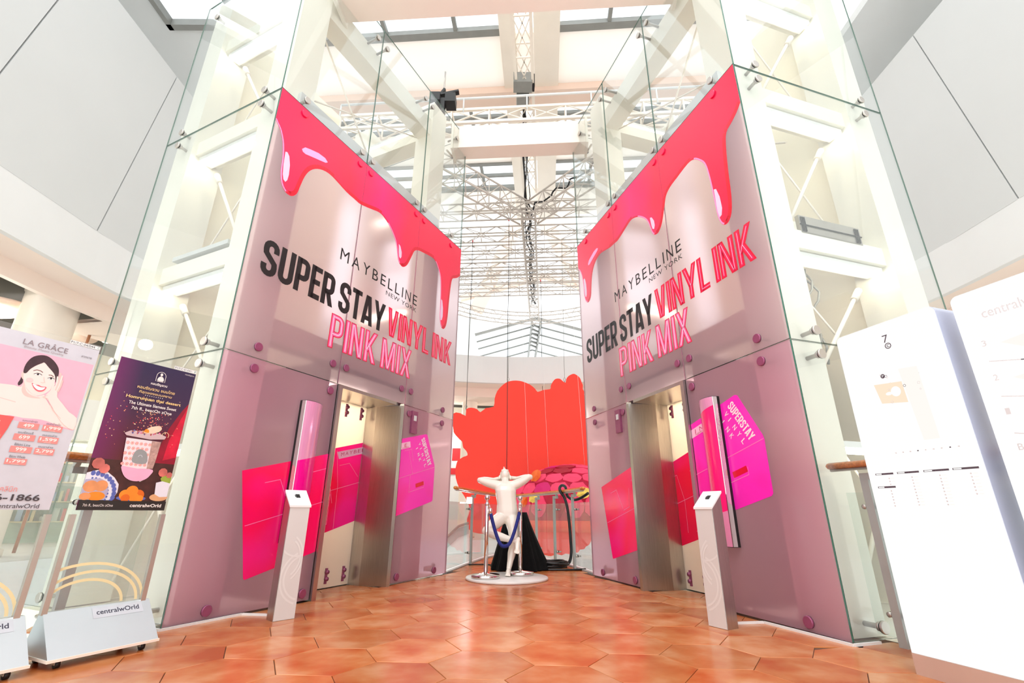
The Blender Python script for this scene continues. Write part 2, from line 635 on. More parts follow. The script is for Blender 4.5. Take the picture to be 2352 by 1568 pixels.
def put_text(mb, body, x0, x1, z0, z1, f, mi=0, spacing=1.0, bold=0.0, slant=0.0):
    """fit a line of text to a box; z1 None keeps the proportions"""
    vs, fs = text2d(body, spacing, bold)
    if not vs:
        return
    ax, bx = min(v[0] for v in vs), max(v[0] for v in vs)
    az, bz = min(v[1] for v in vs), max(v[1] for v in vs)
    sx = (x1 - x0) / max(1e-6, bx - ax)
    sz = sx if z1 is None else (z1 - z0) / max(1e-6, bz - az)
    pts = [(x0 + (v[0] - ax) * sx + slant * (v[1] - az) * sz, z0 + (v[1] - (0 if z1 is None else az)) * sz) for v in vs]
    mb.add([f(a, b) for a, b in pts], fs, mi)


def front(a, y, b):
    return (a, y, b)


# ------------------------------------------------------------------ places measured on the photograph
Z1, Z2, Z3 = 2.143, 5.14, 7.60          # glass seams of the lift towers
TL, TW = 3.732, 2.078                   # tower length along the passage, depth
ANG_L, ANG_R = 0.4451, 0.3059
LA = Vector((-2.507, 3.897))
RB = Vector((2.244, 3.585))
UL = Vector((math.sin(ANG_L), math.cos(ANG_L)))
UR = Vector((-math.sin(ANG_R), math.cos(ANG_R)))
RF = RB + UR * TL
ROT_L = PI / 2 - ANG_L
ROT_R = -(PI / 2 - ANG_R)
PROW = [(-0.93, 7.36), (-0.74, 8.45), (-0.52, 9.6), (-0.22, 10.45), (0.1, 10.8), (0.36, 10.3), (0.66, 9.4), (0.97, 8.4), (1.17, 7.36)]
AX = math.radians(4.0)


def RT(u, v, z):                        # roof axis, turned 4 degrees from the view
    return Vector((u * math.cos(AX) + v * math.sin(AX), -u * math.sin(AX) + v * math.cos(AX), z))

def membrane():
    m, t, out = newmat('white_roof_membrane')
    d = t.nodes.new('ShaderNodeBsdfDiffuse')
    t.links.new(noisecol(t, srgb(244, 242, 238), 0.015, 1.0), d.inputs[0])
    l = t.nodes.new('ShaderNodeBsdfTranslucent')
    l.inputs[0].default_value = srgb(248, 242, 236)
    x = t.nodes.new('ShaderNodeMixShader')
    x.inputs[0].default_value = 0.55
    t.links.new(d.outputs[0], x.inputs[1])
    t.links.new(l.outputs[0], x.inputs[2])
    t.links.new(x.outputs[0], out.inputs[0])
    return m


M['membrane'] = membrane()


# ------------------------------------------------------------------ floor of hexagonal tiles
FLOOR = [(-9.6, 1.0), (9.6, 1.0), (9.6, 3.9)]


def hex_mesh(poly, name='tile'):
    mb = MB()
    c = Vector((sum(p[0] for p in poly) / len(poly), sum(p[1] for p in poly) / len(poly)))

    def sc(k, z):
        out = []
        for p in poly:
            d = Vector(p) - c
            out.append((c.x + d.x * (1 - k / max(d.length, .02)), c.y + d.y * (1 - k / max(d.length, .02)), z))
        return out
    n = len(poly)
    rings = [sc(0.0026, -0.012), sc(0.0026, -0.0016), sc(0.005, 0.0)]
    vs = rings[0] + rings[1] + rings[2]
    fs = [tuple(range(2 * n, 3 * n))]
    for r in range(2):
        for i in range(n):
            j = (i + 1) % n
            fs.append((r * n + i, r * n + j, (r + 1) * n + j, (r + 1) * n + i))
    mb.add(vs, fs)
    return mb.mesh(name, M['tile'])


floor = MB()
slab = [(-3.6, 0.6), (3.4, 0.6), (3.2, 2.2), (2.62, 3.72), (1.9, 5.9), (1.17, 7.36)] + PROW[::-1][1:] + [(-1.6, 5.9), (-2.86, 3.75), (-3.5, 2.2)]
floor.prism(slab, lambda a, b: (a, b, -0.3), lambda a, b: (a, b, -0.0075))
FL = floor.build('floor', M['grout'], kind='structure')

HA = 0.302
hc = Vector((-0.138, 3.668))
th = math.radians(3.1)
ex, ey = Vector((math.cos(th), -math.sin(th))), Vector((math.sin(th), math.cos(th)))
hexp = [(HA * math.cos(PI / 3 * k), HA * math.sin(PI / 3 * k)) for k in range(6)]
hexw = [tuple(ex * a + ey * b) for a, b in hexp]
full_tile = hex_mesh(hexw)
cuts = [(-UL.y, UL.x, -UL.y * LA.x + UL.x * LA.y), ]     # half planes of the tower fronts
nL = Vector((-UL.y, UL.x))          # inward (left) of the left tower
nR = Vector((UR.y, -UR.x))          # inward (right) of the right tower


def tower_cut(c, O, u, n):
    """which face of a tower a tile meets: returns the half plane to keep, None if clear of it, False if inside"""
    p = c - O
    a, b = p.dot(u), p.dot(n)
    if a < -HA or b < -HA or a > TL + HA or b > TW + HA:
        return None
    if a < 0.0 and b > 0:
        return (u.x, u.y, u.dot(O) - 0.004)
    if b < 0.2 and a > -0.0:
        return (n.x, n.y, n.dot(O) - 0.004)
    if a < 0.2:
        return (u.x, u.y, u.dot(O) - 0.004)
    return False


ntile = 0
for i in range(-8, 9):
    for j in range(-10, 18):
        c = hc + ex * (1.5 * HA * i) + ey * (math.sqrt(3) * HA * (j + 0.5 * (i % 2)))
        if c.y < 0.9 or c.y > 11 or abs(c.x) > 3.3 or abs(c.x) > c.y * 1.02 + 0.9:
            continue
        poly = [(c.x + a, c.y + b) for a, b in hexw]
        n0 = 6
        changed = False
        bad = False
        for O, u, n in ((LA, UL, nL), (RB, UR, nR)):
            t = tower_cut(c, O, u, n)
            if t is False:
                bad = True
                break
            if t:
                q = clip(poly, *t)
                if len(q) != len(poly) or q != poly:
                    changed = True
                poly = q
        if not bad:
            for k in range(len(PROW) - 1):
                p, q2 = Vector(PROW[k]), Vector(PROW[k + 1])
                d = q2 - p
                nn = Vector((-d.y, d.x)).normalized()
                if c.y > 7.0:
                    q = clip(poly, nn.x, nn.y, nn.dot(p) - 0.03)
                    if q != poly:
                        changed = True
                    poly = q
            # the two side edges of the landing
            for p, q2 in (((2.62, 3.66), (3.25, 2.1)), ((-3.45, 2.1), (-2.86, 3.70))):
                p, q2 = Vector(p), Vector(q2)
                d = q2 - p
                nn = Vector((-d.y, d.x)).normalized()
                if (Vector((0, 3)) - p).dot(nn) > 0:
                    nn = -nn
                if c.y < 3.9:
                    q = clip(poly, nn.x, nn.y, nn.dot(p) - 0.03)
                    if q != poly:
                        changed = True
                    poly = q
        if bad:
            poly = []
        for O, u, n, m0 in ((LA, UL, nL, 1.39), (RB, UR, nR, 1.39)):
            pz = c - O
            if -HA < pz.dot(n) < HA + 0.47 and 1.0 < pz.dot(u) < 2.75:
                q = [(c.x + a_, c.y + b_) for a_, b_ in hexw]
                for hp in ((-n.x, -n.y, -(n.dot(O) - 0.001)), (n.x, n.y, n.dot(O) + 0.455), (-u.x, -u.y, -(u.dot(O) + m0)), (u.x, u.y, u.dot(O) + 2.33)):
                    q = clip(q, *hp) if len(q) > 2 else q
                if len(q) > 2 and abs(sum(q[k][0] * q[(k + 1) % len(q)][1] - q[(k + 1) % len(q)][0] * q[k][1] for k in range(len(q)))) > 0.01:
                    inst('tile', hex_mesh(q), FL)
        area = 0 if len(poly) < 3 else abs(sum(poly[k][0] * poly[(k + 1) % len(poly)][1] - poly[(k + 1) % len(poly)][0] * poly[k][1] for k in range(len(poly)))) / 2
        if len(poly) < 3 or area < 0.006:
            continue
        if changed:
            inst('tile', hex_mesh(poly), FL)
        else:
            inst('tile', full_tile, FL, loc=(c.x, c.y, 0))
        ntile += 1

# pale trim along the foot of the towers and the landing edge
tr = MB()
for O, u, s in ((LA, UL, 1), (RB, UR, -1)):
    n = Vector((-u.y, u.x)) * s
    tip = O - n * 0.02 - u * 0.02
    bend = O + u * 0.62 - n * 0.02
    if s > 0:
        out_ = Vector((-1.93, 4.41))
    else:
        bend = Vector((1.99, 4.24))
        out_ = Vector((1.74, 4.2))
    pts = [O - u * 0.02 + n * 0.22, tip, bend, out_]
    for a, b in zip(pts, pts[1:]):
        tr.bar((a.x, a.y, 0.008), (b.x, b.y, 0.008), 0.018, 0.016)
tr.build('trim_1', M['white'], kind='structure')
tr = MB()
for a, b in zip(PROW, PROW[1:]):
    tr.bar((a[0], a[1], 0.0), (b[0], b[1], 0.0), 0.06, 0.03)
tr.bar((2.62, 3.66, 0), (3.25, 2.1, 0), 0.06, 0.03)
tr.bar((-2.86, 3.70, 0), (-3.45, 2.1, 0), 0.06, 0.03)
tr.build('trim_2', M['railpost'], kind='structure')

# ------------------------------------------------------------------ atrium shell: oval bulkhead, soffit, far floors, roof
OC, ORX, ORY = Vector((0.3, 8.0)), 8.3, 7.6


def oval(off, ys=-7.0, n=40, a0=0.0, a1=PI):
    pts = []
    for i in range(n + 1):
        a = a0 + (a1 - a0) * i / n
        pts.append((OC.x + (ORX + off) * math.cos(a), OC.y + (ORY + off) * math.sin(a)))
    return [(OC.x + ORX + off, ys)] + pts + [(OC.x - ORX - off, ys)]


def ringwall(mb, off, z0, z1, thick=0.12, mi=0):
    a, b = oval(off), oval(off + thick)
    n = len(a)
    vs = [(p[0], p[1], z0) for p in a] + [(p[0], p[1], z1) for p in a] + [(p[0], p[1], z0) for p in b] + [(p[0], p[1], z1) for p in b]
    fs = []
    for i in range(n - 1):
        j = i + 1
        fs += [(i, n + i, n + j, j), (2 * n + i, 2 * n + j, 3 * n + j, 3 * n + i), (i, j, 2 * n + j, 2 * n + i), (n + i, 3 * n + i, 3 * n + j, n + j)]
    mb.add(vs, fs, mi)


def ringflat(mb, o0, o1, z, mi=0, t=0.08, a1=None):
    a, b = oval(o0), oval(o1)
    if a1:
        a, b = oval(o0, a1=a1)[:-1], oval(o1, a1=a1)[:-1]
    n = len(a)
    vs = [(p[0], p[1], z) for p in a] + [(p[0], p[1], z) for p in b] + [(p[0], p[1], z + t) for p in a] + [(p[0], p[1], z + t) for p in b]
    fs = []
    for i in range(n - 1):
        j = i + 1
        fs += [(i, j, n + j, n + i), (2 * n + i, 3 * n + i, 3 * n + j, 2 * n + j)]
    mb.add(vs, fs, mi)


w = MB()
ringwall(w, 0.0, 4.93, 5.87)
w.build('wall_back', M['white'], kind='structure')
w = MB()
ringflat(w, 0.125, 0.8, 4.935)
ringwall(w, 0.8, 4.62, 5.02)
ringflat(w, 0.93, 2.3, 4.63, a1=PI - 0.17)
w.build('ceiling_soffit', M['soffit'], kind='structure')
w = MB()
ringflat(w, 0.13, 14, 5.6, t=0.24)
w.build('floor_upper', M['white'], kind='structure')
# level 7 across the void, with its shop front walls
w = MB()
ringflat(w, 0.4, 16, -0.3, t=0.3)
ringwall(w, 0.3, -0.9, 0.0)
w.build('floor_gallery', M['white'], kind='structure')
w = MB()
ringwall(w, 6.0, 0.0, 6.0)
w.build('wall_gallery', M['creamwall'], kind='structure')
w = MB()
w.box(-16, 16, -3, 26, -5.3, -5.1)
w.build('floor_lower', M['white'], kind='structure')
w = MB()
ringflat(w, 0.95, 6.0, 5.3, t=0.05)
w.build('ceiling_gallery', M['black'], kind='structure')

# tall cladding panels over the bulkhead
for side, X, seams in (('left', OC.x - ORX, (-6, 2.9, 5.35, 7.85, 9.6)), ('right', OC.x + ORX, (-6, 2.6, 4.6, 6.72, 9.6))):
    holder = MB()
    sg = -1 if side == 'left' else 1
    holder.box(X + sg * 0.12, X + sg * 0.3, -6, 9.6, 5.87, 10.5)
    hold = holder.build('wall_' + side, M['grey'], kind='structure')
    for a, b in zip(seams, seams[1:]):
        p = MB()
        g = 0.012
        up = 0.6
        top = 10.5
        t0 = 0 if a == seams[0] else up
        t1 = 0 if b == seams[-1] else up
        quad = [(a + g, 5.862), (b - g, 5.862), (b - g + t1, top), (a + g + t0, top)]
        p.prism(quad, lambda q, z: (X + sg * 0.1, q, z), lambda q, z: (X - sg * 0.006, q, z))
        p.build('cladding_panel', M['cladding'], hold)

# side ceilings with one glazed opening on the left
w = MB()
w.box(-12.5, -8.45, 7.0, 16, 12.0, 12.2)
w.box(-8.45, -6.6, 8.35, 16, 12.0, 12.2)
w.box(-12.5, -9.0, 0, 7.0, 12.0, 12.2)
w.box(8.2, 13.0, 0, 16, 12.0, 12.2)
w.build('ceiling', M['grey'], kind='structure')
w = MB()
w.box(-8.45, -8.33, 4.0, 8.35, 11.9, 12.1)
w.box(-8.45, -6.6, 8.2, 8.35, 11.9, 12.1)
w.box(-6.75, -6.6, 4.0, 8.35, 11.9, 12.1)
wf = w.build('window_1', M['mull'], kind='structure')
MB().box(-8.35, -6.7, 4.0, 8.25, 12.08, 12.1).build('pane', M['sky'], wf)
# upper side walls behind the cladding
w = MB()
w.box(-12.6, -12.4, -4, 22, 5.9, 12.2)
w.box(12.9, 13.1, -4, 22, 5.9, 12.2)
w.build('wall_upper', M['white'], kind='structure')


def rbox(mb, u0, u1, v0, v1, z0, z1, mi=0):
    vs = [RT(u0, v0, z0), RT(u1, v0, z0), RT(u1, v1, z0), RT(u0, v1, z0), RT(u0, v0, z1), RT(u1, v0, z1), RT(u1, v1, z1), RT(u0, v1, z1)]
    mb.add(vs, [(0, 3, 2, 1), (4, 5, 6, 7), (0, 1, 5, 4), (1, 2, 6, 5), (2, 3, 7, 6), (3, 0, 4, 7)], mi)
    return mb


# main roof: white strips between glazed strips, peach cross beam, central spine
rf = rbox(MB(), -7.5, 7.0, 9.2, 10.85, 13.0, 13.2)
roof = rf.build('ceiling_roof', M['membrane'], kind='structure')
for (u0, u1, v0, v1) in ((-7.5, 7.0, 2.6, 5.6), (-7.5, 7.0, 12.7, 14.15), (-7.5, 7.0, 15.75, 17.6)):
    rbox(MB(), u0, u1, v0, v1, 13.0, 13.2).build('roof_panel', M['membrane'], roof)
rbox(MB(), -7.5, 7.0, 10.85, 11.4, 12.75, 13.2).build('beam', M['peach'], roof)
rbox(MB(), -1.02, -0.62, 5.0, 17.6, 12.9, 13.2).build('spine_panel', M['steelw'], roof)
rbox(MB(), -0.1, 0.6, 5.0, 17.6, 12.9, 13.2).build('spine_panel', M['steelw'], roof)
for k, (v0, v1) in enumerate(((5.6, 9.2), (11.4, 12.7), (14.15, 15.75))):
    fr = MB()
    for u0, u1 in ((-7.5, -1.02), (0.6, 7.0)):
        rbox(fr, u0, u1, v1 - 0.2, v1, 12.95, 13.1)
        rbox(fr, u0, u1, v0, v0 + 0.14, 12.95, 13.1)
        rbox(fr, u0, u1, v0 + (v1 - v0) * 0.45, v0 + (v1 - v0) * 0.45 + 0.1, 12.98, 13.1)
    w = fr.build('window_%d' % (k + 2), M['mull'], kind='structure')
    for u in (-6.0, -4.1, -2.2, 1.9, 3.8, 5.7):
        rbox(MB(), u - 0.05, u + 0.05, v0, v1, 12.97, 13.1).build('mullion', M['mull'], w)
    us = (-7.5, -6.0, -4.1, -2.2, -1.02)
    for a, b in list(zip(us, us[1:])) + [(0.6, 1.9), (1.9, 3.8), (3.8, 5.7), (5.7, 7.0)]:
        rbox(MB(), a + 0.05, b - 0.05, v0, v1, 13.1, 13.115).build('pane', M['sky'], w)

# far gable: raking beams, low chevron beam, end wall and a glazed ridge roof running away from it
gb = MB()
wl = gb.box(-9, -2.05, 25.2, 25.5, 0.0, 11.4).box(4.3, 11, 25.2, 25.5, 0.0, 11.4).build('wall_gable', M['white'], kind='structure')
rk = MB()
for p, q in (((0.41, 24.8, 17.8), (-2.05, 24.8, 11.6)), ((1.66, 24.8, 18.2), (5.6, 24.8, 10.4))):
    rk.bar(p, q, 0.75, 0.4, up=(0, 1, 0))
for p, q in (((-3.0, 24.9, 12.4), (1.86, 24.9, 13.9)), ((1.86, 24.9, 13.9), (6.2, 24.9, 12.6))):
    rk.bar(p, q, 0.3, 0.3, up=(0, 1, 0))
rk.build('beam_gable', M['peach'], kind='structure')
sk = MB()
ridge = 11.35
for yy in (25.2,):
    sk.bar((-2.1, yy, 10.3), (1.4, yy, ridge), 0.10, 0.14)
    sk.bar((4.6, yy, 10.45), (1.4, yy, ridge), 0.10, 0.14)
gw = sk.build('window_5', M['mull'], kind='structure')
prev = 25.2
for yy in (26.4, 27.7, 29.2, 30.9, 33.0):
    r = MB()
    r.bar((-2.1, yy, 10.3), (1.4, yy, ridge), 0.05, 0.08)
    r.bar((4.6, yy, 10.45), (1.4, yy, ridge), 0.05, 0.08)
    r.build('rafter', M['mull'], gw)
    for a, za in ((-2.1, 10.3), (4.6, 10.45)):
        g = MB()
        g.add([(a, prev, za + .06), (1.4, prev, ridge + .06), (1.4, yy, ridge + .06), (a, yy, za + .06),
               (a, prev, za + .08), (1.4, prev, ridge + .08), (1.4, yy, ridge + .08), (a, yy, za + .08)],
              [(0, 1, 2, 3), (7, 6, 5, 4), (0, 4, 5, 1), (1, 5, 6, 2), (2, 6, 7, 3), (3, 7, 4, 0)])
        g.build('pane', M['sky'], gw)
    prev = yy
r = MB()
r.box(1.1, 1.2, 25.2, 33, 10.95, 11.3).box(1.6, 1.7, 25.2, 33, 10.95, 11.3)
for k in range(6):
    r.bar((1.15, 25.3 + k * .7, 11), (1.65, 25.9 + k * .7, 11), 0.08, 0.1)
r.build('ridge_beam', M['mull'], gw)
for yy, z0 in ((30.9, 8.0), (33.0, 8.4)):
    r = MB().bar((-2.0, yy, z0 + 0.2), (1.2, yy, z0 + 0.9), 0.06, 0.09).bar((4.4, yy, z0 + 0.3), (1.6, yy, z0 + 0.9), 0.06, 0.09)
    r.build('tie_beam', M['mull'], gw)

# round columns of the gallery
for k, (x, y, r, z0, z1) in enumerate(((-9.7, 9.15, 0.46, 0, 5.28), (-1.55, 17.3, 0.28, 0, 5.3), (10.2, 9.0, 0.42, 0, 4.65))):
    c = MB()
    c.lathe([(r * 1.12, z0), (r * 1.12, z0 + 0.12), (r, z0 + 0.14), (r, z1 - 0.25), (r * 1.05, z1 - 0.22), (r * 1.05, z1)], (x, y, 0), 28)
    c.build('column_%d' % (k + 1), M['steelw'], kind='structure')

# cream discs hung under the black gallery ceiling
for k, (x, y, z, rx, ry, nm) in enumerate(((-10.6, 7.6, 4.85, 1.0, 0.75, 'upper of two cream ceiling discs against the black ceiling beside the column'),
                                           (-11.2, 8.9, 4.75, 1.3, 0.7, 'lower wide cream ceiling disc against the black ceiling beside the column'),
                                           (-11.0, 10.9, 4.8, 0.75, 0.5, 'small cream ceiling disc behind the copper rod'))):
    d = MB()
    prof = [(0.02, -0.05), (0.6, -0.05), (0.95, -0.02), (1.0, 0.02), (0.9, 0.05), (0.02, 0.06)]
    d.lathe(prof, (0, 0, 0), 32)
    d.v = [(a * rx, b * ry, c) for a, b, c in d.v]
    o = empty('ceiling_disc', (x, y, z), label=nm, cat='ceiling panel', group='cream discs under the black ceiling')
    d.build('panel', M['peach'], o)
    MB().cyl((0, 0, 0.05), (0, 0, 5.3 - z), 0.012, 6).build('rod', M['mull'], o)
o = empty('hanging_rod', (-9.9, 10.3, 3.4), label='thin copper rod rising to the black gallery ceiling', cat='rod')
MB().cyl((0, 0, -3.4), (0.1, 0, 1.9), 0.03, 8).build('rod', M['copper'], o)
MB().lathe([(0.09, 0), (0.09, 0.03), (0.04, 0.05)], (0.1, 0, 1.85), 12).build('ceiling_cap', M['copper'], o)
o = empty('pendant_spotlight', (-10.1, 11.1, 4.75), label='white tube spotlight under the black ceiling by the copper rod', cat='lamp')
MB().lathe([(0.02, 0.0), (0.11, 0.0), (0.11, 0.4), (0.1, 0.42), (0.02, 0.42)], (0, 0, 0), 16).build('shade', M['white'], o)
MB().lathe([(0.01, -0.012), (0.08, -0.012), (0.08, 0.0)], (0, 0, 0), 16).build('lens', M['tube'], o)
MB().cyl((0, 0, 0.42), (0, 0, 0.55), 0.02, 6).build('stem', M['white'], o)

# ------------------------------------------------------------------ printed artwork, in tower coordinates (x along the front, z up)
DRIP_LOW = [(0.0, 4.70), (0.03, 4.665), (0.076, 4.616), (0.132, 4.49), (0.163, 4.312), (0.174, 4.15), (0.208, 4.03), (0.274, 3.962), (0.348, 3.962),
            (0.405, 4.03), (0.43, 4.15), (0.463, 4.30), (0.517, 4.42), (0.605, 4.51), (0.72, 4.56), (0.842, 4.56), (1.06, 4.51), (1.20, 4.50),
            (1.317, 4.495), (1.50, 4.545), (1.66, 4.59), (1.77, 4.57), (1.88, 4.51), (1.99, 4.41), (2.055, 4.31), (2.105, 4.15),
            (2.14, 4.085), (2.19, 4.055), (2.25, 4.06), (2.33, 4.14), (2.41, 4.32), (2.46, 4.43), (2.55, 4.49), (2.69, 4.52), (2.90, 4.555),
            (3.0, 4.53), (3.08, 4.45), (3.15, 4.335), (3.182, 4.12), (3.196, 3.86), (3.21, 3.64), (3.25, 3.525), (3.32, 3.50), (3.385, 3.575),
            (3.42, 3.75), (3.438, 4.05), (3.465, 4.32), (3.50, 4.46), (3.58, 4.51), (3.66, 4.56), (TL, 4.63)]
def smooth_open(P, n=3):
    out = []
    for i in range(len(P) - 1):
        p0, p1, p2, p3 = P[max(i - 1, 0)], P[i], P[i + 1], P[min(i + 2, len(P) - 1)]
        for k in range(n):
            t = k / n
            out.append(tuple(0.5 * (2 * p1[c] + (p2[c] - p0[c]) * t + (2 * p0[c] - 5 * p1[c] + 4 * p2[c] - p3[c]) * t * t
                                    + (3 * p1[c] - p0[c] - 3 * p2[c] + p3[c]) * t ** 3) for c in (0, 1)))
    return out + [P[-1]]


DRIP_LOW = smooth_open(DRIP_LOW)
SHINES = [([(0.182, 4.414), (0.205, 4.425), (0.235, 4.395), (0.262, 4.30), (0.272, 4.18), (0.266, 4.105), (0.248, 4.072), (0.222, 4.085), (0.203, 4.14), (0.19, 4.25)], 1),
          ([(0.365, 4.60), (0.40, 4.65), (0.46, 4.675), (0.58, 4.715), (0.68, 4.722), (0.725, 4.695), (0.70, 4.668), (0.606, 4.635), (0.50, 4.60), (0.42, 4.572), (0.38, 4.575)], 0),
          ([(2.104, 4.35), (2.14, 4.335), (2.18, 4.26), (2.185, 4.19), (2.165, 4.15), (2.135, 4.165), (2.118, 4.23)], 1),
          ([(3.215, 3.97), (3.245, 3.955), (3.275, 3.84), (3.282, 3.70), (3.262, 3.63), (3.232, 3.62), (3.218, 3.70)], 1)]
BOX = [(0.39, 1.14), (1.165, 1.337), (2.40, 1.665), (3.05, 1.83), (3.085, 1.82), (3.295, 1.435), (3.305, 1.40), (3.30, 0.965), (3.28, 0.945),
       (2.54, 0.76), (1.30, 0.428), (0.60, 0.262), (0.585, 0.275)]


def boxtop(x):
    return 1.14 + (x - 0.39) * 0.2595


def boxbot(x):
    return 0.262 + (x - 0.6) * 0.2548


def boxpoly(x0, x1):
    return clip(clip(BOX, 1, 0, x1), -1, 0, -x0)


def oblique(s, h):
    """box-art coordinates: s along the box, h 0..1 across its height"""
    x = 0.5 + s
    return (x, boxbot(x) + h * (boxtop(x) - boxbot(x)))


BOXLINES = [[(0.51, .688), (3.297, 1.402)], [(0.633, 1.051), (0.792, 1.088), (0.93, .86)], [(0.94, .84), (1.08, .88), (1.10, 1.10)], [(1.15, 1.18), (1.33, 1.23)],
            [(1.36, 1.22), (1.45, 1.24), (1.55, .95), (1.55, .6)], [(1.70, 1.27), (1.80, 1.29), (1.92, .9)], [(1.90, 1.5), (1.98, 1.1), (1.99, .62)],
            [(1.97, 1.33), (2.13, 1.37), (2.30, 1.22)], [(1.70, .62), (1.88, .67), (1.88, 1.0)], [(2.606, 1.553), (2.75, 1.589), (2.80, 1.44)], [(2.69, 1.57), (2.81, 1.27)],
            [(2.76, 1.26), (2.753, 1.045), (3.075, 1.125), (3.075, 1.19)]]


# ------------------------------------------------------------------ lift towers
def fitting_mesh(r, depth, discmat):
    m = MB()
    m.lathe([(0.002, -0.02), (r * 0.9, -0.02), (r, -0.016), (r, -0.006)], n=24, smooth=False)
    m.lathe([(r * 0.96, -0.006), (r * 0.96, 0.0)], n=20, mi=1)
    m.lathe([(r * 0.7, 0.012), (r * 0.7, 0.03), (0.018, 0.045), (0.018, depth)], n=12, mi=2)
    m.v = [(x, z, -y) for x, y, z in m.v]
    return m.mesh('fitting', [discmat, M['gasket'], M['steel']])


FIT = {k: fitting_mesh(0.042, 0.2, M[v]) for k, v in dict(clear='steel', low='pinksteel', red='drip').items()}


def slab_panel(x0, x1, z0, z1, y0=0.0, t=0.014):
    return MB().box(x0, x1, y0, y0 + t, z0, z1, 0, sides=1)


def lift_tower(loc, rot, flip, label, words_ab):
    T = empty('lift_tower', (loc.x, loc.y, 0), rot, label=label, cat='lift tower', group='glass lift towers')

    def X(x):
        return TL - x if flip else x

    def B(mb, x0, x1, *a, **k):
        return mb.box(min(X(x0), X(x1)), max(X(x0), X(x1)), *a, **k)
    g = 0.004
    xs = [0.0, 1.335, 2.53, TL]

    def fits(par, lst, kind='clear'):
        for x, z in lst:
            inst('fitting', FIT[kind], par, loc=(X(x), 0, z))
    # front panes
    for k in range(3):
        a, b = xs[k] + (g if k else 0), xs[k + 1] - (g if k < 2 else 0)
        if k != 1:
            p = B(MB(), a, b, 0, 0.014, 0.016, Z1 - g, sides=1, back=2).build('glass_panel', [M['filmlow'], M['filmedge' if k else 'edge'], M['clear']], T)
            fits(p, [(x, z) for x in ((0.31, 1.235) if k == 0 else (2.63, 3.42)) for z in (0.078, 2.042)], 'low')
        p = B(MB(), a, b, 0, 0.014, Z1 + g, Z2 - g, sides=1, back=2).build('glass_panel', [M['film'], M['filmedge' if k else 'edge'], M['clear']], T)
        zz = {0: [(0.31, 2.25), (1.22, 2.345)], 1: [(1.42, 2.347), (2.43, 2.34)], 2: [(2.63, 2.344), (3.42, 2.24)]}[k]
        fits(p, zz, 'low')
        fits(p, [(x, 5.052) for x in ((0.315, 1.22), (1.42, 2.43), (2.63, 3.41))[k]], 'red')
        p = B(MB(), a, b, 0, 0.014, Z2 + g, Z3, sides=1).build('glass_panel', [M['clear'], M['edge']], T)
        fits(p, [(x, z) for x in ((0.315, 1.23), (1.43, 2.42), (2.62, 3.41))[k] for z in (5.25, 7.33)])
    # side panes: the near end, the far end and the back
    side_fit = {0: (0.088, 2.042), 1: (2.25, 5.035), 2: (5.235, 7.27)}
    for xe, out in ((0.0, -1), (TL, 1)):
        for k, (a, b) in enumerate(((0.016, Z1 - g), (Z1 + g, Z2 - g), (Z2 + g, Z3))):
            x0, x1 = (xe, xe + 0.014) if out < 0 else (xe - 0.014, xe)
            m = MB()
            lo, hi = min(X(x0), X(x1)), max(X(x0), X(x1))
            vs = MB().box(lo, hi, 0.018, TW, a, b)
            m.v, m.f, m.sm = vs.v, vs.f, vs.sm
            m.m = [1, 1, 1, 0, 1, 0]
            p = m.build('glass_panel', [M['clear'], M['edge']], T)
            for y in (0.30, 1.79):
                for z in side_fit[k]:
                    o = inst('fitting', FIT['clear'], p, loc=(X(xe), y, z))
                    o.rotation_euler = (0, 0, (-PI / 2 if (out < 0) != flip else PI / 2))
    for k, (a, b) in enumerate(((0.016, Z1 - g), (Z1 + g, Z2 - g), (Z2 + g, Z3))):
        B(MB(), 2.0, TL - 0.02, TW - 0.014, TW, a, b, sides=1).build('glass_panel', [M['clear'], M['edge']], T)
    # steel frame
    for (x0, x1, y0, y1) in ((0.13, 0.52, 0.16, 0.50), (0.10, 0.50, 1.68, 2.02), (2.86, 3.26, 0.16, 0.50), (2.86, 3.26, 1.66, 2.0)):
        B(MB(), x0, x1, y0, y1, 0, 7.75).build('column', M['cream'], T)
    B(MB(), 0.5, 2.3, 1.82, 1.88, 0.0, 7.6).build('shaft_lining', M['creamwall'], T)
    for z0, z1 in ((7.02, 7.36),):
        B(MB(), 0.52, 2.86, 0.2, 0.46, z0, z1).build('beam', M['cream'], T)
    for z in (2.86 + 0.32, 4.65 + 0.32, 6.42 + 0.32):
        B(MB(), 0.16, 0.44, 0.5, 1.68, z, z + 0.2).build('beam', M['cream'], T)
        B(MB(), 2.9, 3.2, 0.5, 1.66, z + .3, z + 0.5).build('beam', M['cream'], T)
    B(MB(), 0.30, 3.15, 0.10, 0.16, 5.16, 5.42).build('sill_beam', M['mull' if False else 'cladding'], T)
    B(MB(), 0.52, 2.86, 0.2, 0.44, 2.42, 2.66).build('beam', M['frost'], T)

    def R(name, p, q, r=0.012, mat='steelw', parent=T):
        return MB().tube([(X(p[0]), p[1], p[2]), (X(q[0]), q[1], q[2])], r, 8).build(name, M[mat], parent)
    R('tie_rod', (0.56, 0.4, 7.0), (1.95, 0.4, 5.45))
    R('tie_rod', (0.56, 0.44, 5.75), (2.8, 0.44, 7.0))
    R('tie_rod', (2.0, 1.9, 7.0), (2.86, 1.9, 5.45))
    R('tie_rod', (2.86, 1.9, 7.0), (0.9, 1.7, 5.4), 0.014)
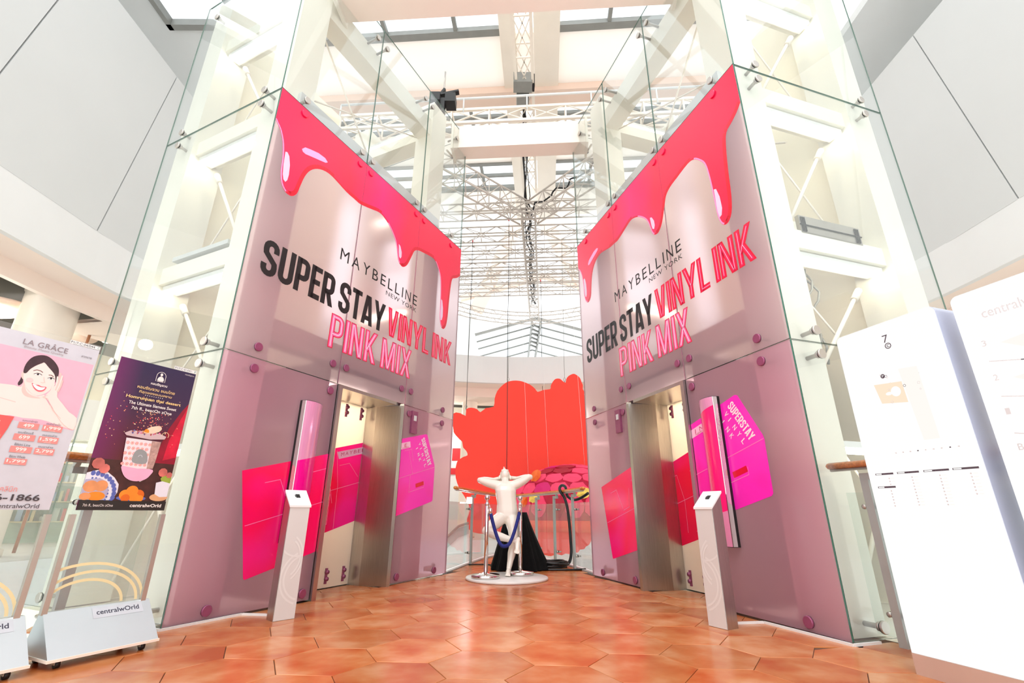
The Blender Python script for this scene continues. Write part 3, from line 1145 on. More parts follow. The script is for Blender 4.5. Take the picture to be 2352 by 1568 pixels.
    for zt, zb in ((6.5, 5.1), (4.72, 3.4), (2.95, 1.9), (1.6, 0.2)):
        r = R('tie_rod', (0.34, 1.45, zt), (0.34, 0.58, zb), 0.02)
        R('rod_fork', (0.34, 1.45, zt), (0.34, 1.35, zt - (zt - zb) * 0.115), 0.035, parent=r)
        R('tie_rod', (0.38, 0.6, zt), (0.38, 1.5, zb), 0.01)
    # fluorescent battens
    for z in (1.3, 3.09, 4.88, 6.65):
        b = B(MB(), 0.2, 0.36, 0.52, 1.66, z + 0.03, z + 0.08).build('strip_light', M['white'], T)
        MB().tube([(X(0.24), 0.55, z), (X(0.24), 1.63, z)], 0.022, 10).build('tube', M['tube'], b)
        b = B(MB(), 2.88, 3.04, 0.55, 1.6, z + 0.63, z + 0.68).build('strip_light', M['white'], T)
        MB().tube([(X(2.94), 0.55, z + .6), (X(2.94), 1.6, z + .6)], 0.022, 10).build('tube', M['tube'], b)
    if flip:
        v = B(MB(), 0.16, 0.2, 0.62, 1.42, 3.36, 3.56)
        B(v, 0.15, 0.16, 0.62, 1.42, 3.45, 3.46, mi=1)
        for s in range(3):
            B(v, 0.15, 0.16, 0.64 + s * .02, 0.65 + s * .02, 3.38, 3.54, mi=1)
            B(v, 0.15, 0.16, 1.34 + s * .02, 1.35 + s * .02, 3.38, 3.54, mi=1)
        v.build('machine_cover', [M['steel'], M['gasket']], T)
        v = B(MB(), 0.5, 0.9, 0.7, 1.3, 3.6, 3.78)
        v.build('cable_duct', M['cream'], T)
        c = MB()
        for s in range(5):
            c.tube([(X(0.5 + 0.03 * s + 0.06 * math.sin(k * .9 + s)), 0.75 + 0.1 * s + 0.05 * math.sin(k * 1.3 + s), 2.2 + k * 0.1) for k in range(11)], 0.012, 6)
        c.build('cable_bundle', M['mull'], T, kind='stuff')
    else:
        v = B(MB(), 0.14, 0.44, 0.56, 1.5, 3.42, 3.47)
        v.build('ledge', M['cladding'], T)
    # lift car standing at this floor
    car = B(MB(), 1.20, 1.26, 0.06, 1.8, 0.02, 2.3).build('lift_car', M['darkshaft'], T)
    B(MB(), 2.52, 2.58, 0.1, 1.8, 0.02, 2.3).build('car_wall', M['darkshaft'], car)
    B(MB(), 1.26, 2.52, 1.74, 1.8, 0.02, 2.3).build('car_wall', M['white'], car)
    B(MB(), 1.20, 2.58, 0.06, 1.8, 2.3, 2.38).build('car_roof', M['darkshaft'], car)
    B(MB(), 1.26, 2.52, 0.5, 1.74, 0.0, 0.02).build('car_floor', M['steeld'], car)
    B(MB(), 1.4, 2.4, 0.7, 1.5, 2.26, 2.29).build('car_lamp', M['tube'], car)
    # steel doorway
    for nm, m in (('door_jamb', B(MB(), 1.337, 1.39, -0.03, 0.47, 0, 2.137)),
                  ('door_head', B(MB(), 1.39, 2.33, -0.03, 0.50, 2.10, 2.137))):
        m.build(nm, M['steeld'], T)
    j = MB()
    j.prism([(X(2.33), 0.47), (X(2.32), 0.28), (X(2.385), -0.065), (X(2.45), -0.06), (X(2.46), 0.0), (X(2.46), 0.47)],
            lambda a, b: (a, b, 0), lambda a, b: (a, b, 2.10))
    jb = j.build('door_jamb', M['steeld'], T)
    for q in (2.462, 2.49, 2.512):
        B(MB(), q, q + 0.012, -0.045 + (q - 2.46), 0.02, 0, 2.137).build('jamb_strip', M['steel'], jb)
    # glass leaves with the print running over them
    for a, b in ((1.395, 1.86), (1.868, 2.33)):
        d = B(MB(), a, b, 0.46, 0.48, 0.012, 2.1).build('door_leaf', M['leaf'], T)
        q = boxpoly(a + 0.004, b - 0.004)
        m = MB().prism([(X(x) if not flip else x, z) for x, z in q] if not flip else
                       [(x, z) for x, z in boxpoly(TL - b + 0.004, TL - a - 0.004)], lambda u, z: (u, 0.459, z), lambda u, z: (u, 0.457, z))
        m.build('box_print', M['boxdoor'], d)
        for x in (a + 0.1, b - 0.1):
            for z in (0.10, 1.97):
                c = MB()
                B(c, x - 0.014, x + 0.014, 0.445, 0.46, z - 0.05, z + 0.11)
                for dz in (0, 0.07):
                    c.lathe([(0.002, 0), (0.022, 0), (0.022, 0.03)], (0, 0, 0), 12)
                    n = 36
                    for i in range(len(c.v) - n, len(c.v)):
                        px, py, pz = c.v[i]
                        c.v[i] = (X(x) + px, 0.425 + pz, z + dz + py)
                c.build('door_clamp', M['pinksteel'], d)
    # drip print, one piece per pane
    for k in range(3):
        a, b = (xs[k] + 0.003, xs[k + 1] - 0.003)
        if flip:
            a, b = TL - b, TL - a
        poly = clip(clip(DRIP_LOW + [(TL, Z2 - 0.006), (0, Z2 - 0.006)], 1, 0, b), -1, 0, -a)
        MB().prism(poly, lambda x, z: (x, -0.0006, z), lambda x, z: (x, -0.002, z)).build('drip_print', M['drip'], T)
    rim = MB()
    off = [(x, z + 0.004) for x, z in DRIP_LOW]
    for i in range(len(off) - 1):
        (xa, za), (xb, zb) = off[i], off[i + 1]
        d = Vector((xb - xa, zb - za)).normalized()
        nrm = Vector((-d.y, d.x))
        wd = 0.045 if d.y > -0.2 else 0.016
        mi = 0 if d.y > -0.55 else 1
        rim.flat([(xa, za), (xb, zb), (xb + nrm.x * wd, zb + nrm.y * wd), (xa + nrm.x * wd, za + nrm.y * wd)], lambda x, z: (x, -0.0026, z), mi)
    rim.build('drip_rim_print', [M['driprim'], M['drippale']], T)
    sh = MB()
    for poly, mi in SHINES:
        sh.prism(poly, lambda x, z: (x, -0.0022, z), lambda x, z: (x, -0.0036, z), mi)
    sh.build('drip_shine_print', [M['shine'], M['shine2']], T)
    # box print on the fixed panes
    for k in (0, 2):
        a, b = (xs[k] + 0.003, xs[k + 1] - 0.003)
        if flip:
            a, b = TL - b, TL - a
        poly = boxpoly(a, b)
        if len(poly) > 2:
            MB().prism(poly, lambda x, z: (x, -0.0006, z), lambda x, z: (x, -0.002, z)).build('box_print', M['boxink'], T)
    dl, dr = (1.337, 2.526) if not flip else (TL - 2.526, TL - 1.337)
    regions = ((-1, dl, -0.0032), (dl + 0.06, dr - 0.13, 0.4555) if not flip else (dl + 0.13, dr - 0.06, 0.4555), (dr, 9, -0.0032))
    for lo, hi, y in regions:
        ln = MB()
        for L in BOXLINES:
            for q in strip(L, 0.0055):
                qq = clip(clip(q, 1, 0, hi), -1, 0, -lo)
                if len(qq) > 2:
                    ln.flat(qq, lambda x, z: (x, y, z))
        if ln.f:
            ln.build('box_line_print', M['boxline'], T)
    MB().flat(strip([(2.89, 1.132), (3.065, 1.177)], 0.052)[0], lambda x, z: (x, -0.0030, z)).build('slot_print', M['driprim'], T)
    # "SUPERSTAY" and "VINYL INK" turned to run down the box end
    p0, p1 = Vector((3.03, 1.80)), Vector((3.235, 1.455))
    dirn = (p1 - p0).normalized()
    nrm = Vector((-dirn.y, dirn.x))

    def turned(o, sc=1.0):
        def f(a, y, b):
            p = o + dirn * a + nrm * b
            return (p.x, y, p.y)
        return f
    wb = MB()
    word(wb, 'SUPERSTAY', 0.0, 0.40, 0, 0.085, [(1.0, 0, -0.0036, 0)], turned(p0 - nrm * 0.105 + dirn * 0.005), gap=0.07)
    for i, c in enumerate('VINYL'):
        put_text(wb, c, i * 0.078, i * 0.078 + 0.036 * (0.25 if c == 'I' else 1), 0, 0.05, lambda a, b: turned(p0 - nrm * 0.185 + dirn * 0.03)(a, -0.0036, b), bold=0.01)
    for i, c in enumerate('INK'):
        put_text(wb, c, i * 0.075, i * 0.075 + 0.036 * (0.25 if c == 'I' else 1), 0, 0.05, lambda a, b: turned(p0 - nrm * 0.265 + dirn * 0.07)(a, -0.0036, b), bold=0.01)
    if not flip or True:
        wb.build('box_lettering', M['inkwhite'], T)
    # pale name plate across the box
    letters = 'MAYBELLINE'
    for lo, hi, y in regions:
        pl = MB()
        q = [(1.906, boxtop(1.906) - .05), (1.945, boxtop(1.945) - .14), (2.725, boxtop(2.725) - .135), (2.706, boxtop(2.706) - .055)]
        q = clip(clip(q, 1, 0, hi - 0.002), -1, 0, -lo - 0.002)
        if len(q) < 3:
            continue
        pl.flat(q, lambda x, z: (x, y + 0.0002, z), 0)
        for i, c in enumerate(letters):
            x = 1.972 + i * 0.069
            wch = 0.05 * (0.2 if c == 'I' else 1)
            if x > lo + 0.004 and x + wch < hi - 0.004:
                put_text(pl, c, x, x + wch, 0, 0.042, lambda a, b: (a, y - 0.001, b + boxtop(a) - 0.112), 1)
        if lo > 2.3:
            put_text(pl, 'NEW YORK' if lo < 2.45 else 'ORK', max(2.46, lo + 0.03), 2.69, 0, 0.018, lambda a, b: (a, y - 0.001, b + boxtop(a) - 0.133), 1)
        pl.build('box_name_plate', [M['inkpale'], M['inkplate']], T)
    # large wording
    wb = MB()
    word(wb, 'SUPER STAY', 0.165, 1.965, 2.967, 3.352, [(1.0, 0.0, -0.003, 0)], front)
    wb.build('wording', M['inkblack'], T, label='black condensed capitals')
    wb = MB()
    word(wb, 'VINYL INK', 2.032, 3.573, 2.967, 3.358, [(1.0, 0.0, -0.003, 0), (0.5, 0.03, -0.0036, 1), (0.08, 0.07, -0.0042, 2)], front)
    wb.build('wording', [M['inkred'], M['inkpink'], M['inkpale']], T, label='red and pink tube-like capitals')
    wb = MB()
    word(wb, 'PINK MIX', 1.11, 2.585, 2.51, 2.912, [(1.0, 0.0, -0.003, 0), (0.68, 0.02, -0.0036, 1), (0.22, 0.05, -0.0042, 2)], front)
    wb.build('wording', [M['inkred'], M['inkpink2'], M['inkpale']], T, label='pale pink tube-like capitals')
    wb = MB()
    tot = 0
    ws = [0.135, 0.135, 0.125, 0.105, 0.095, 0.095, 0.095, 0.022, 0.12, 0.095]
    gp = (1.497 - sum(ws)) / 9
    x = 1.112
    for c, wch in zip(letters, ws):
        put_text(wb, c, x, x + wch, 3.60, 3.752, lambda a, b: (a, -0.003, b))
        x += wch + gp
    put_text(wb, 'NEW YORK', 1.948, 2.609, 3.50, 3.562, lambda a, b: (a, -0.003, b), spacing=1.12)
    wb.build('wording', M['inkblack'], T, label='thin black widely spaced capitals')
    # small call box on the glass beyond the door
    kb = B(MB(), 2.674, 2.80, -0.03, -0.0005, 1.79, 2.09).build('call_box', M['pinksteel'], T)
    B(MB(), 2.71, 2.765, -0.036, -0.03, 1.96, 2.03).build('label_plate', M['cladding'], kb)
    B(MB(), 0.0, TL, 0.0, TW, -0.25, -0.012).build('base_slab', M['cream'], T)
    return T


lm, lt, lo_ = newmat('lit_door_leaf')
_d = node(lt, 'ShaderNodeBsdfPrincipled', Roughness=0.3)
lt.links.new(noisecol(lt, srgb(252, 240, 228), 0.02, 1.5), _d.inputs['Base Color'])
_t = lt.nodes.new('ShaderNodeBsdfTranslucent')
_t.inputs[0].default_value = srgb(252, 240, 226)
_m = lt.nodes.new('ShaderNodeMixShader')
_m.inputs[0].default_value = 0.6
lt.links.new(_d.outputs[0], _m.inputs[1])
lt.links.new(_t.outputs[0], _m.inputs[2])
lt.links.new(_m.outputs[0], lo_.inputs[0])
M['leaf'] = lm
M['boxdoor'] = M['boxink'].copy()
M['boxdoor'].name = 'box_ink_on_lit_glass'
_nt = M['boxdoor'].node_tree
_b = [n for n in _nt.nodes if n.type == 'BSDF_PRINCIPLED'][0]
_o = [n for n in _nt.nodes if n.type == 'OUTPUT_MATERIAL'][0]
_t = _nt.nodes.new('ShaderNodeBsdfTranslucent')
_m = _nt.nodes.new('ShaderNodeMixShader')
_m.inputs[0].default_value = 0.6
_src = _b.inputs['Base Color'].links[0].from_socket
_nt.links.new(_src, _t.inputs[0])
_nt.links.new(_b.outputs[0], _m.inputs[1])
_nt.links.new(_t.outputs[0], _m.inputs[2])
_nt.links.new(_m.outputs[0], _o.inputs[0])

lift_tower(LA, ROT_L, False, 'glass lift tower with pink drip print, standing beside the acrylic poster stands', None)
lift_tower(RF, ROT_R, True, 'glass lift tower with pink drip print, standing beside the white directory boards', None)

# two painted steel beams tying the towers together
for p, q, nm in (((-2.35, 4.52, 7.44), (2.12, 4.24, 7.44), 'wide cream steel beam nearer the viewer, crossing high between the two lift towers'),
                 ((-1.12, 7.20, 7.42), (1.36, 7.03, 7.42), 'cream steel beam crossing between the far ends of the lift towers, below the roof truss')):
    o = empty('cross_girder', p, label=nm, cat='girder')
    d = Vector(q) - Vector(p)
    MB().bar((0, 0, 0), d, 0.32, 0.5).build('beam_body', M['steelw'], o)
    for s in (0.0, 1.0):
        e = d * s
        MB().bar(e - d.normalized() * 0.02, e + d.normalized() * 0.02, 0.42, 0.6).build('end_plate', M['cream'], o)


# ------------------------------------------------------------------ curved display panels fixed to the towers
def display_panel(O, rot, flip, label):
    P = empty('display_panel', (O.x, O.y, 0), rot, label=label, cat='panel', group='curved panels on the lift glass')

    def X(x):
        return TL - x if flip else x
    x0, x1, z0, z1 = 0.878, 1.155, 0.535, 1.862
    n = 10
    prof = []
    for i in range(n + 1):
        t = i / n
        prof.append((x0 + 0.012 + (x1 - x0 - 0.012) * t, -0.062 - 0.03 * math.sin(PI * (0.12 + 0.88 * t)) + 0.05 * t ** 3))
    body = [(X(x0), -0.001), (X(x0), -0.03), (X(x0 + 0.004), -0.03)] + [(X(a), b + 0.002) for a, b in prof] + [(X(x1), -0.001)]
    MB().prism(body, lambda a, b: (a, b, z0), lambda a, b: (a, b, z1)).build('casing', M['gasket'], P)
    MB().prism([(X(x0 - 0.001), -0.031), (X(x0 + 0.009), -0.068), (X(x0 + 0.016), -0.074), (X(x0 + 0.016), -0.031)],
               lambda a, b: (a, b, z0 + 0.004), lambda a, b: (a, b, z1 - 0.004)).build('edge_strip', M['chrome'], P)
    fr = MB()
    for i in range(n):
        (a, ya), (b, yb) = prof[i], prof[i + 1]
        zs = []
        for x in (a, b):
            xx = X(x)
            zs.append((max(z0, boxbot(xx)), min(z1, boxtop(xx))))
        for (za0, za1, zb0, zb1, mi) in ((z0 + .004, zs[0][0], z0 + .004, zs[1][0], 0), (zs[0][0], zs[0][1], zs[1][0], zs[1][1], 1), (zs[0][1], z1 - .004, zs[1][1], z1 - .004, 0)):
            if za1 - za0 < 0.001 and zb1 - zb0 < 0.001:
                continue
            q = [(X(a), ya - 0.001, za0), (X(b), yb - 0.001, zb0), (X(b), yb - 0.001, zb1), (X(a), ya - 0.001, za1)]
            fr.add(q if not flip else q[::-1], [(0, 1, 2, 3)], mi, True)
    fr.build('front_film', [M['panelpink'], M['panelbox']], P)
    return P


M['panelpink'] = solid('panel_pink_film', (232, 160, 200), 0.12, 0.25, amt=0.05, scale=1.5)
M['panelbox'] = inkgrad('panel_box_ink', [(0.0, (236, 0, 60)), (0.35, (250, 20, 90)), (0.6, (246, 10, 140)), (0.85, (236, 0, 140)), (1.0, (250, 30, 120))], (0, 0, 0), (0.3, 0, 0.3), 0.12, 0.4)
display_panel(LA, ROT_L, False, 'tall curved pink panel on the lift glass, behind the access post near the poster stands')
display_panel(RF, ROT_R, True, 'tall curved panel in magenta film on the lift glass nearer the directory boards')


# ------------------------------------------------------------------ access posts
M['postfront'] = solid('post_pale_grey', (206, 203, 200), 0.35, amt=0.02, scale=3.0)
M['postswirl'] = solid('post_swirl', (216, 214, 211), 0.35, amt=0.02, scale=3.0)

def access_post(x, y, yaw, mirror, label):
    P = empty('access_post', (x, y, 0), yaw, label=label, cat='post', group='slim white access posts by the lifts')
    w_, d_, h0, h1 = 0.172, 0.115, 0.85, 0.955
    b = MB()
    vs = [(-w_ / 2, -d_ / 2, 0), (w_ / 2, -d_ / 2, 0), (w_ / 2, d_ / 2, 0), (-w_ / 2, d_ / 2, 0),
          (-w_ / 2, -d_ / 2, h0), (w_ / 2, -d_ / 2, h0), (w_ / 2, d_ / 2, h1), (-w_ / 2, d_ / 2, h1)]
    b.add(vs, [(0, 3, 2, 1), (4, 5, 6, 7), (1, 2, 6, 5), (2, 3, 7, 6), (3, 0, 4, 7), (0, 1, 5, 4)], 0)
    b.build('body', M['steeld'], P)
    f = MB().box(-w_ / 2 + 0.003, w_ / 2 - 0.003, -d_ / 2 - 0.006, -d_ / 2 - 0.0005, 0.003, h0 - 0.004)
    fp = f.build('front_panel', M['postfront'], P)
    s = MB()
    for k, (cx, cz, r, a0, a1) in enumerate(((0.12, 0.30, 0.20, 2.0, 4.4), (0.12, 0.30, 0.17, 2.0, 4.4), (0.03, 0.62, 0.16, 3.4, 5.0), (-0.12, 0.45, 0.2, -0.9, 0.9), (-0.1, 0.45, 0.16, -0.9, 0.9))):
        for q in strip([(px * (-1 if mirror else 1), pz) for px, pz in arc(cx, cz, r, a0, a1, 14)], 0.014):
            q = clip(clip(q, 1, 0, w_ / 2 - 0.006), -1, 0, w_ / 2 - 0.006)
            if len(q) > 2:
                s.flat(q, lambda a, c: (a, -d_ / 2 - 0.0066 - 0.0002 * k, c))
    s.build('swirl_print', M['postswirl'], fp)
    c = MB()
    sl = (h1 - h0) / d_

    def cap(x0, x1, y0, y1, lo, hi, mi=0):
        z = lambda yy: h0 + (yy + d_ / 2) * sl
        vv = [(x0, y0, z(y0) + lo), (x1, y0, z(y0) + lo), (x1, y1, z(y1) + lo), (x0, y1, z(y1) + lo), (x0, y0, z(y0) + hi), (x1, y0, z(y0) + hi), (x1, y1, z(y1) + hi), (x0, y1, z(y1) + hi)]
        c.add(vv, [(0, 3, 2, 1), (4, 5, 6, 7), (0, 1, 5, 4), (1, 2, 6, 5), (2, 3, 7, 6), (3, 0, 4, 7)], mi)
    cap(-w_ / 2 - 0.006, w_ / 2 + 0.006, -d_ / 2 - 0.012, d_ / 2 + 0.012, 0.002, 0.018)
    cp = c.build('reader_cap', M['white'], P)
    c = MB()
    cap(-0.018, 0.018, -0.002, 0.03, 0.018, 0.0195)
    cap(-0.026, -0.02, 0.004, 0.024, 0.018, 0.0195)
    c.build('screen', M['gasket'], cp)
    return P


def tower_pt(O, rot, x, y):
    return (O.x + x * math.cos(rot) - y * math.sin(rot), O.y + x * math.sin(rot) + y * math.cos(rot))


px_, py_ = tower_pt(LA, ROT_L, 0.655, -0.43)
access_post(px_, py_, ROT_L - math.radians(17), False, 'white access post with steel sides in front of the lift tower by the poster stands')
px_, py_ = tower_pt(RF, ROT_R, 3.05, -0.445)
access_post(px_, py_, ROT_R + math.radians(11), True, 'white access post with steel side in front of the lift tower by the directory boards')

# ------------------------------------------------------------------ acrylic poster stands
def ink(name, rgb, **k):
    if name not in M:
        M[name] = solid(name, rgb, 0.35, amt=k.get('amt', 0.04), scale=k.get('scale', 12.0))
    return M[name]


class Print:
    """flat print built up in thin layers on a sheet facing -y"""

    def __init__(s, y):
        s.mb, s.mats, s.y, s.k = MB(), [], y, 0

    def mi(s, mat):
        if mat not in s.mats:
            s.mats.append(mat)
        return s.mats.index(mat)

    def poly(s, pts, mat):
        s.k += 1
        y = s.y - 0.00012 * s.k
        s.mb.flat(pts, lambda a, b: (a, y, b), s.mi(mat))

    def rect(s, a, b, c, d, mat):
        s.poly([(a, c), (b, c), (b, d), (a, d)], mat)

    def ell(s, cx, cz, rx, rz, mat, n=18):
        s.poly([(cx + rx * math.cos(2 * PI * i / n), cz + rz * math.sin(2 * PI * i / n)) for i in range(n)], mat)

    def text(s, body, x0, x1, z0, z1, mat, **k):
        s.k += 1
        y = s.y - 0.00012 * s.k
        put_text(s.mb, body, x0, x1, z0, z1, lambda a, b: (a, y, b), s.mi(mat), **k)

    def line(s, pts, t, mat):
        s.k += 1
        y = s.y - 0.00012 * s.k
        for q in strip(pts, t):
            s.mb.flat(q, lambda a, b: (a, y, b), s.mi(mat))

    def build(s, name, parent):
        return s.mb.build(name, s.mats, parent)


def smooth(pts, n=3):
    """closed Catmull-Rom through the given points"""
    out = []
    N = len(pts)
    for i in range(N):
        p0, p1, p2, p3 = pts[i - 1], pts[i], pts[(i + 1) % N], pts[(i + 2) % N]
        for k in range(n):
            t = k / n
            out.append(tuple(0.5 * ((2 * p1[c]) + (-p0[c] + p2[c]) * t + (2 * p0[c] - 5 * p1[c] + 4 * p2[c] - p3[c]) * t * t
                                    + (-p0[c] + 3 * p1[c] - 3 * p2[c] + p3[c]) * t ** 3) for c in (0, 1)))
    return out


def dessert_poster(P, y):
    p = Print(y)
    m, t, out = newmat('night_backdrop_ink')
    tc = t.nodes.new('ShaderNodeTexCoord')
    sx = t.nodes.new('ShaderNodeSeparateXYZ')
    t.links.new(tc.outputs['Object'], sx.inputs[0])
    mr = node(t, 'ShaderNodeMapRange')
    mr.inputs[1].default_value = 0.86
    mr.inputs[2].default_value = 1.80
    t.links.new(sx.outputs[2], mr.inputs[0])
    r = t.nodes.new('ShaderNodeValToRGB')
    r.color_ramp.elements[0].color = srgb(44, 18, 22)
    r.color_ramp.elements[1].color = srgb(44, 34, 72)
    for q, c in ((0.25, (92, 28, 30)), (0.45, (88, 26, 50)), (0.7, (58, 36, 70))):
        r.color_ramp.elements.new(q).color = srgb(*c)
    t.links.new(mr.outputs[0], r.inputs[0])
    mx = node(t, 'ShaderNodeMixRGB')
    mx.inputs[2].default_value = srgb(120, 10, 96)
    m2 = node(t, 'ShaderNodeMapRange')
    m2.inputs[1].default_value = 0.16
    m2.inputs[2].default_value = -0.02
    m2.inputs[4].default_value = 0.75
    t.links.new(sx.outputs[0], m2.inputs[0])
    t.links.new(m2.outputs[0], mx.inputs[0])
    t.links.new(r.outputs[0], mx.inputs[1])
    b = node(t, 'ShaderNodeBsdfPrincipled', Roughness=0.3)
    t.links.new(mx.outputs[0], b.inputs['Base Color'])
    t.links.new(b.outputs[0], out.inputs[0])
    p.rect(0.005, 0.505, 0.81, 1.79, m)
    red, dred = ink('ink_crimson', (206, 20, 56), amt=0.25), ink('ink_deep_crimson', (146, 12, 42), amt=0.2)
    p.poly([(0.505, 1.56), (0.47, 1.50), (0.41, 1.36), (0.36, 1.14), (0.40, 1.08), (0.505, 1.10)], dred)
    p.poly([(0.505, 1.53), (0.475, 1.44), (0.43, 1.28), (0.42, 1.14), (0.505, 1.17)], red)
    p.rect(0.005, 0.505, 0.868, 1.12, ink('ink_table', (70, 34, 30), amt=0.35, scale=18))
    rs = random.Random(3)
    cols = [ink('ink_spark', (238, 150, 110)), ink('ink_spark_red', (226, 70, 84)), ink('ink_spark_pale', (250, 214, 170))]
    for i in range(150):
        a = rs.gauss(0.29, 0.07) if i < 110 else rs.uniform(0.03, 0.49)
        z = rs.uniform(1.30, 1.46) if i < 110 else rs.uniform(1.2, 1.58)
        if 0.012 < a < 0.498:
            p.k -= 1 if i else 0
            s_ = rs.uniform(0.0015, 0.0042)
            p.ell(a, z, s_, s_, cols[rs.randrange(3)], 6)
    # plates, cup and sweets
    blue, white = ink('ink_china_blue', (92, 104, 176), amt=0.1), ink('ink_china_white', (228, 226, 236))
    pl = [(.006, 1.03), (.063, 1.051), (.107, 1.047), (.161, 1.009), (.194, .969), (.199, .92), (.179, .870), (.006, .870)]
    p.poly(pl, white)
    for k in range(11):
        a = 1.65 - k * 0.2
        p.ell(0.05 + 0.13 * math.cos(a), 0.905 + 0.125 * math.sin(a), 0.013, 0.016, blue, 8)
        p.ell(0.05 + 0.095 * math.cos(a), 0.905 + 0.095 * math.sin(a), 0.006, 0.007, blue, 6)
    p.poly([(.008, .99), (.082, 1.0), (.124, .982), (.145, .926), (.136, .871), (.008, .871)], ink('ink_plate_shade', (178, 172, 200)))
    og, og2, og3 = ink('ink_orange', (246, 140, 36), amt=0.1), ink('ink_orange_pale', (226, 150, 96), amt=0.15), ink('ink_orange_deep', (224, 104, 22))
    for cx, cz, rx, rz, mm in ((0.045, 0.95, 0.04, 0.035, og2), (0.10, 0.955, 0.036, 0.034, og2), (0.085, 0.893, 0.05, 0.027, og), (0.03, 0.89, 0.03, 0.022, og2)):
        p.ell(cx, cz, rx, rz, mm)
    p.ell(0.285, 0.885, 0.088, 0.018, blue)
    for cx, cz, rr, mm in ((0.245, 0.905, 0.035, og), (0.32, 0.905, 0.038, og3), (0.28, 0.93, 0.036, og), (0.30, 0.89, 0.03, og), (0.25, 0.885, 0.026, og3), (0.335, 0.885, 0.022, og)):
        p.ell(cx, cz, rr, rr * 0.95, mm)
    p.ell(0.45, 0.895, 0.058, 0.025, ink('ink_saucer', (222, 168, 122)))
    p.poly([(.434, 1.017), (.445, 1.04), (.503, 1.045), (.503, .976), (.462, .969)], ink('ink_leaf', (150, 170, 64), amt=0.2))
    p.poly([(.412, .99), (.45, 1.002), (.503, .99), (.503, .90), (.455, .897), (.42, .915)], white)
    p.poly([(.30, 1.0), (.345, 1.03), (.352, 1.02), (.31, .99)], ink('ink_tag', (214, 208, 204)))
    pinkf = ink('ink_flower', (206, 110, 100), amt=0.3)
    for cx, cz, s_ in ((0.05, 1.09, 0.035), (0.09, 1.06, 0.03), (0.44, 1.06, 0.03), (0.485, 1.045, 0.02)):
        p.ell(cx, cz, s_, s_, pinkf, 9)
    # paper cup
    p.poly(smooth([(.181, 1.09), (.275, 1.08), (.37, 1.073), (.361, 1.034), (.335, 1.006), (.289, .993), (.24, 1.001), (.201, 1.032)]), ink('ink_cup_base', (238, 176, 204), amt=0.05))
    p.poly([(.162, 1.266), (.379, 1.262), (.374, 1.138), (.368, 1.08), (.275, 1.074), (.18, 1.086), (.17, 1.171)], ink('ink_cup', (236, 222, 226)))
    p.poly([(.32, 1.262), (.379, 1.262), (.374, 1.138), (.368, 1.08), (.33, 1.076), (.325, 1.169)], ink('ink_cup_shade', (186, 150, 140), amt=0.25, scale=50))
    f1, f2 = ink('ink_floral', (232, 110, 110)), ink('ink_floral_orange', (236, 150, 96))
    for rr, mats in ((0.0105, (f1, f2)), (0.0072, (white, white)), (0.0045, (f2, f1))):
        first = True
        for k in range(30):
            a, z = 0.178 + (k % 6) * 0.027 + 0.0135 * ((k // 6) % 2), 1.10 + (k // 6) * 0.034
            if a < 0.322:
                if not first:
                    p.k -= 1
                first = False
                p.ell(a, z, rr, rr, mats[k % 2], 8)
    gl = ink('ink_label_grey', (150, 152, 152))
    p.poly(smooth([(.235, 1.112), (.23, 1.168), (.25, 1.198), (.284, 1.196), (.311, 1.172), (.318, 1.111)]), gl)
    p.line(arc(0.273, 1.15, 0.012, 0, PI, 8), 0.002, white)
    p.poly([(.143, 1.295), (.177, 1.316), (.29, 1.322), (.362, 1.316), (.404, 1.302), (.396, 1.283), (.303, 1.271), (.158, 1.281)], ink('ink_lid', (206, 180, 182)))
    for k in range(22):
        p.k -= 1
        p.ell(0.185 + rs.random() * 0.17, 1.30 + rs.random() * 0.02, 0.006, 0.006, [f1, f2, ink('ink_sweet_blue', (110, 120, 200)), ink('ink_sweet_pink', (240, 120, 170))][k % 4], 7)
    p.k += 1
    p.poly(smooth([(.255, 1.312), (.275, 1.345), (.31, 1.362), (.345, 1.37), (.362, 1.352), (.345, 1.327), (.30, 1.311)]), ink('ink_cream_top', (240, 206, 180), amt=0.12))
    p.poly(smooth([(.255, 1.318), (.265, 1.338), (.283, 1.332), (.285, 1.314)]), og)
    p.line(arc(0.395, 1.31, 0.022, -0.6, 3.4, 10), 0.003, cols[2])
    # wording
    gold, wt = ink('ink_gold', (246, 208, 140)), ink('ink_text_white', (240, 232, 226))
    p.line([(.242, 1.674)] + arc(0.272, 1.715, 0.03, PI, 0, 10) + [(.302, 1.674)], 0.003, wt)
    p.ell(0.272, 1.726, 0.009, 0.011, wt, 10)
    p.poly(smooth([(.252, 1.682), (.258, 1.705), (.272, 1.713), (.288, 1.705), (.292, 1.682)]), wt)
    p.line([(.25, 1.676), (.294, 1.676)], 0.004, wt)
    p.text('หอมรัญจวน', .218, .326, 1.640, 1.662, wt, bold=0.02)
    p.text('หอมรัญจวน ขนมไทย', .143, .387, 1.598, 1.626, gold, bold=0.01)
    p.text('ที่สุดของขนมสยาม', .161, .373, 1.568, 1.592, gold, bold=0.01)
    for k in range(9):
        p.k -= 1 if k else 0
        p.ell(0.204 + k * 0.0138, 1.562, 0.0028, 0.0028, wt, 8)
    p.text('Homrunjuan thai dessert', .092, .446, 1.522, 1.549, gold, bold=0.02)
    p.text('The Ultimate Siamese Sweet', .117, .424, 1.489, 1.510, wt, bold=0.015)
    p.text('7th fl., beacOn zOne', .141, .400, 1.452, 1.476, wt, bold=0.015)
    p.rect(0.005, 0.505, 0.81, 0.868, ink('ink_bar', (38, 32, 30)))
    p.text('7th fl., beacOn zOne', .030, .19, .829, .847, wt)
    p.text('centralwOrld', .286, .478, .830, .852, wt, bold=0.025)
    p.text('หอมรัญจวน', .425, .49, 1.762, 1.775, wt)
    p.build('poster', P)


